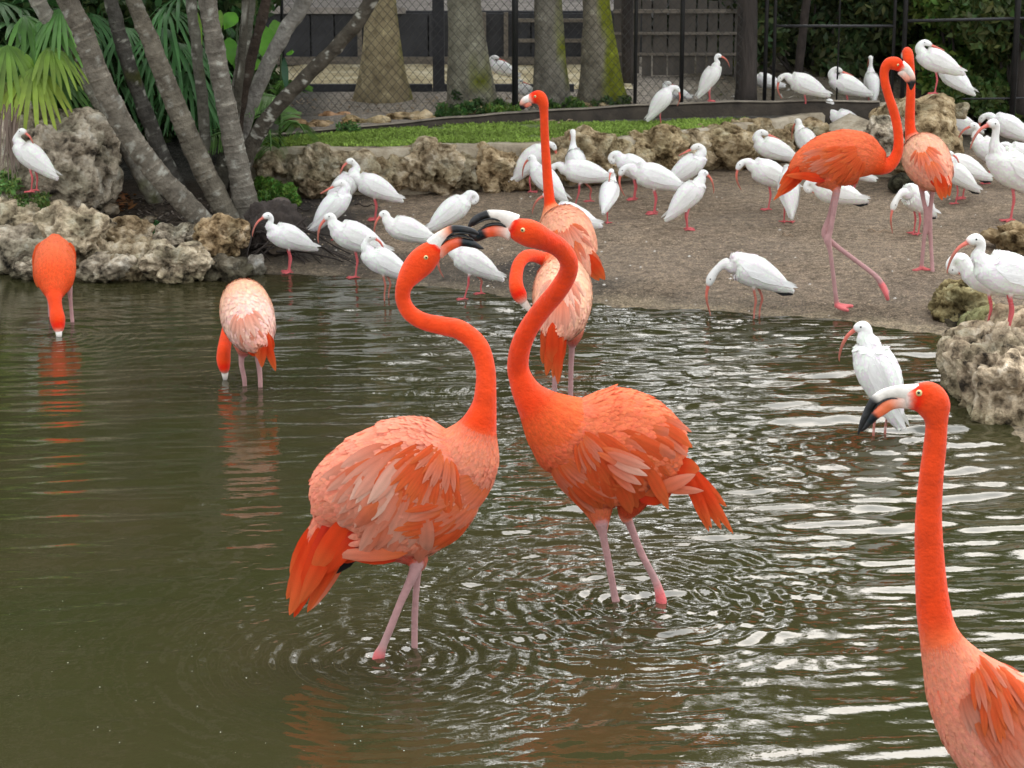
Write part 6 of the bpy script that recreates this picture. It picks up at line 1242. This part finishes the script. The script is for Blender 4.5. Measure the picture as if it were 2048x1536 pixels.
IBIS = [
 (68, 384, 165, 'back', 'stand', 'lone white ibis standing on the tan rock at the upper left', dict(tilt=14, Y=13.95)),
 (578, 545, 205, 's', 'stand', 'white ibis with bright pink legs at the muddy water edge right of the root mass', dict(tilt=2)),
 (690, 440, 20, 'back', 'none', 'white ibis facing right with its head against its neighbour below the tan wall rock', dict(tilt=22)),
 (750, 440, 188, 'down', 'stand', 'white ibis bending its head against the bird to its left below the wall', dict(tilt=4)),
 (668, 482, 15, 'tuck', 'one', 'hunched white ibis with its long back sloping down left, below the touching pair', dict(tilt=22)),
 (712, 556, 185, 'low', 'one', 'large white ibis standing on one deep pink leg at the water edge', dict(tilt=2, scale=1.15)),
 (768, 598, 190, 'back', 'wade', 'white ibis wading beside the left dancing flamingo throat', dict(tilt=8)),
 (815, 530, 180, 'low', 'none', 'sitting white ibis with its bill pointing down left, above the wading one', dict(tilt=-4)),
 (905, 490, 10, 'preen', 'none', 'white ibis whose back shows just above the crossed flamingo bills', dict(tilt=14)),
 (945, 598, 180, 'down', 'walk', 'white ibis stepping along the waterline under the crossed flamingo bills', dict(tilt=6)),
 (1062, 384, 10, 'down', 'stand', 'white ibis left of the tall flamingo neck, bill reaching down right', dict(tilt=24)),
 (1092, 425, 150, 'low', 'none', 'small white ibis half hidden behind the tall flamingo neck', dict(tilt=16)),
 (1140, 500, 175, 's', 'none', 'white ibis resting behind the back of the tall-necked flamingo', dict(tilt=-6)),
 (1165, 412, 178, 'down', 'walk', 'white ibis with black wing edge walking left beside the tall flamingo neck', dict(tilt=-12, black=True, scale=1.05)),
 (1152, 390, 100, 'up', 'none', 'white ibis behind the walking one, neck raised against the wall rock', dict(tilt=5)),
 (1217, 448, 75, 'back', 'one', 'small plump white ibis standing on one leg with its head turned away', dict(tilt=8, scale=.9)),
 (1268, 400, 178, 'preen', 'stand', 'white ibis with its head lowered behind the open-billed one', dict(tilt=8)),
 (1308, 428, 182, 'down', 'stand', 'big white ibis pointing its red bill left in the middle of the bank', dict(tilt=-4, scale=1.12)),
 (1375, 400, 12, 'tuck', 'none', 'white ibis facing right with its head tucked beneath the pale wall rock', dict(tilt=14)),
 (1375, 460, 15, 'low', 'stand', 'white ibis facing right with a thin drooping orange bill on open sand', dict(tilt=22)),
 (1420, 203, 15, 's', 'stand', 'white ibis standing on the lawn curb in front of the dark plank fence', dict(tilt=34, z=.53, scale=.82)),
 (1322, 252, 12, 'down', 'one', 'white ibis standing on the lawn with its bill angled down right', dict(tilt=30, scale=.82)),
 (1530, 205, 180, 's', 'none', 'white ibis lying behind the curb left of the metal gate posts', dict(tilt=-8, z=.45, scale=.75)),
 (1350, 222, 170, 'tuck', 'none', 'pale bird resting behind the curb beyond the ibis on the lawn', dict(tilt=-8, z=.42, scale=.65)),
 (1608, 228, 182, 'down', 'one', 'white ibis facing left in front of the right part of the dark curb', dict(tilt=0)),
 (1692, 228, 180, 'tuck', 'one', 'white ibis with a dark face resting on one leg before the gate', dict(tilt=-2)),
 (1742, 216, 95, 'up', 'stand', 'white ibis seen from behind between the gate and the walking flamingo neck', dict(tilt=24, scale=.85)),
 (1870, 188, 178, 'tuck', 'one', 'white ibis sleeping on top of the big rounded boulder', dict(tilt=0, Y=15.8, scale=1.05)),
 (1905, 215, 140, 'tuck', 'none', 'round white ibis crouching right of the boulder top with its head tucked', dict(tilt=8, z=.52)),
 (1995, 262, 5, 'preen', 'none', 'white ibis preening on the dark grass at the far right', dict(tilt=4)),
 (2030, 250, 178, 'tuck', 'none', 'white ibis with its head tucked furthest back at the right edge', dict(tilt=-4)),
 (1905, 312, 182, 'up', 'one', 'white ibis with a raised neck and fluffed wing right of the rear flamingo neck', dict(tilt=-6, scale=1.12)),
 (2020, 442, 200, 'up', 'one', 'tallest white ibis looking down its red bill, on the brown rock at the right edge', dict(tilt=14, scale=1.5)),
 (1975, 368, 172, 's', 'one', 'white ibis half hidden behind the tallest one', dict(tilt=16, scale=1.05)),
 (2015, 320, 175, 'down', 'none', 'white ibis whose round back shows above the tallest one', dict(tilt=4, scale=1.1)),
 (2046, 375, 175, 'down', 'stand', 'white ibis cut by the right frame edge behind the tallest one', dict(tilt=4)),
 (1545, 360, 180, 'tuck', 'none', 'white ibis dozing against the ochre wall rock left of the walking flamingo', dict(tilt=-2)),
 (1537, 420, 185, 'down', 'one', 'white ibis with a long red bill hanging straight down left of the walking flamingo', dict(tilt=4, scale=1.1)),
 (1612, 345, 120, 'low', 'none', 'white ibis standing behind the back of the walking flamingo', dict(tilt=14)),
 (1576, 446, 95, 'preen', 'stand', 'white ibis seen from behind under the walking flamingo tail', dict(tilt=30)),
 (1668, 455, 178, 'preen', 'none', 'white ibis with a black wing tip resting behind the walking flamingo legs', dict(tilt=-8, black=True, scale=1.05)),
 (1706, 392, 175, 'preen', 'stand', 'shaded white ibis showing below the walking flamingo belly', dict(tilt=0, scale=.8)),
 (1832, 468, 215, 'feed', 'stand', 'white ibis bending its head to preen its breast under the rear flamingo', dict(tilt=12, black=True)),
 (1925, 398, 178, 'preen', 'stand', 'white ibis with a black tip right of the rear flamingo tail, the further of two', dict(tilt=0, black=True)),
 (1912, 408, 172, 'back', 'one', 'white ibis just right of the rear flamingo tail, the nearer of two', dict(tilt=12, black=True, scale=.9)),
 (1690, 300, 175, 's', 'none', 'white ibis whose head pokes up behind the walking flamingo back', dict(tilt=2)),
 (1806, 330, 95, 'up', 'none', 'white ibis mostly hidden between the two flamingo necks', dict(tilt=10, scale=.8)),
 (1507, 634, 180, 'feed', 'wade', 'white ibis probing the shallows with its red bill at the sandy waterline', dict(tilt=2, scale=1.18, black=True)),
 (1750, 868, 160, 'low', 'wade', 'white ibis wading with its back to the camera left of the massive rock', dict(tilt=42, z=0, scale=1.33)),
 (2015, 668, 185, 's', 'stand', 'large white ibis with a long red bill on top of the right-hand rocks', dict(tilt=-4, Y=P(1980, 862, 0).y + .55, scale=1.36)),
 (1975, 655, 178, 'preen', 'stand', 'white ibis partly behind the large one on the right-hand rocks', dict(tilt=0, Y=P(1980, 862, 0).y + .85, scale=1.2)),
]
for a in IBIS: ibis(a[0], a[1], a[2], a[3], a[4], a[5], **a[6])
# far bird beyond the fence
ibis(1005, 178, 180, 'tuck', 'none', 'fluffed white bird sitting on the path beyond the fence', z=.42, scale=.75)
ibis(1052, 215, 170, 'tuck', 'none', 'white bird sitting behind the upright flamingo head beyond the curb', z=.42, scale=.6)
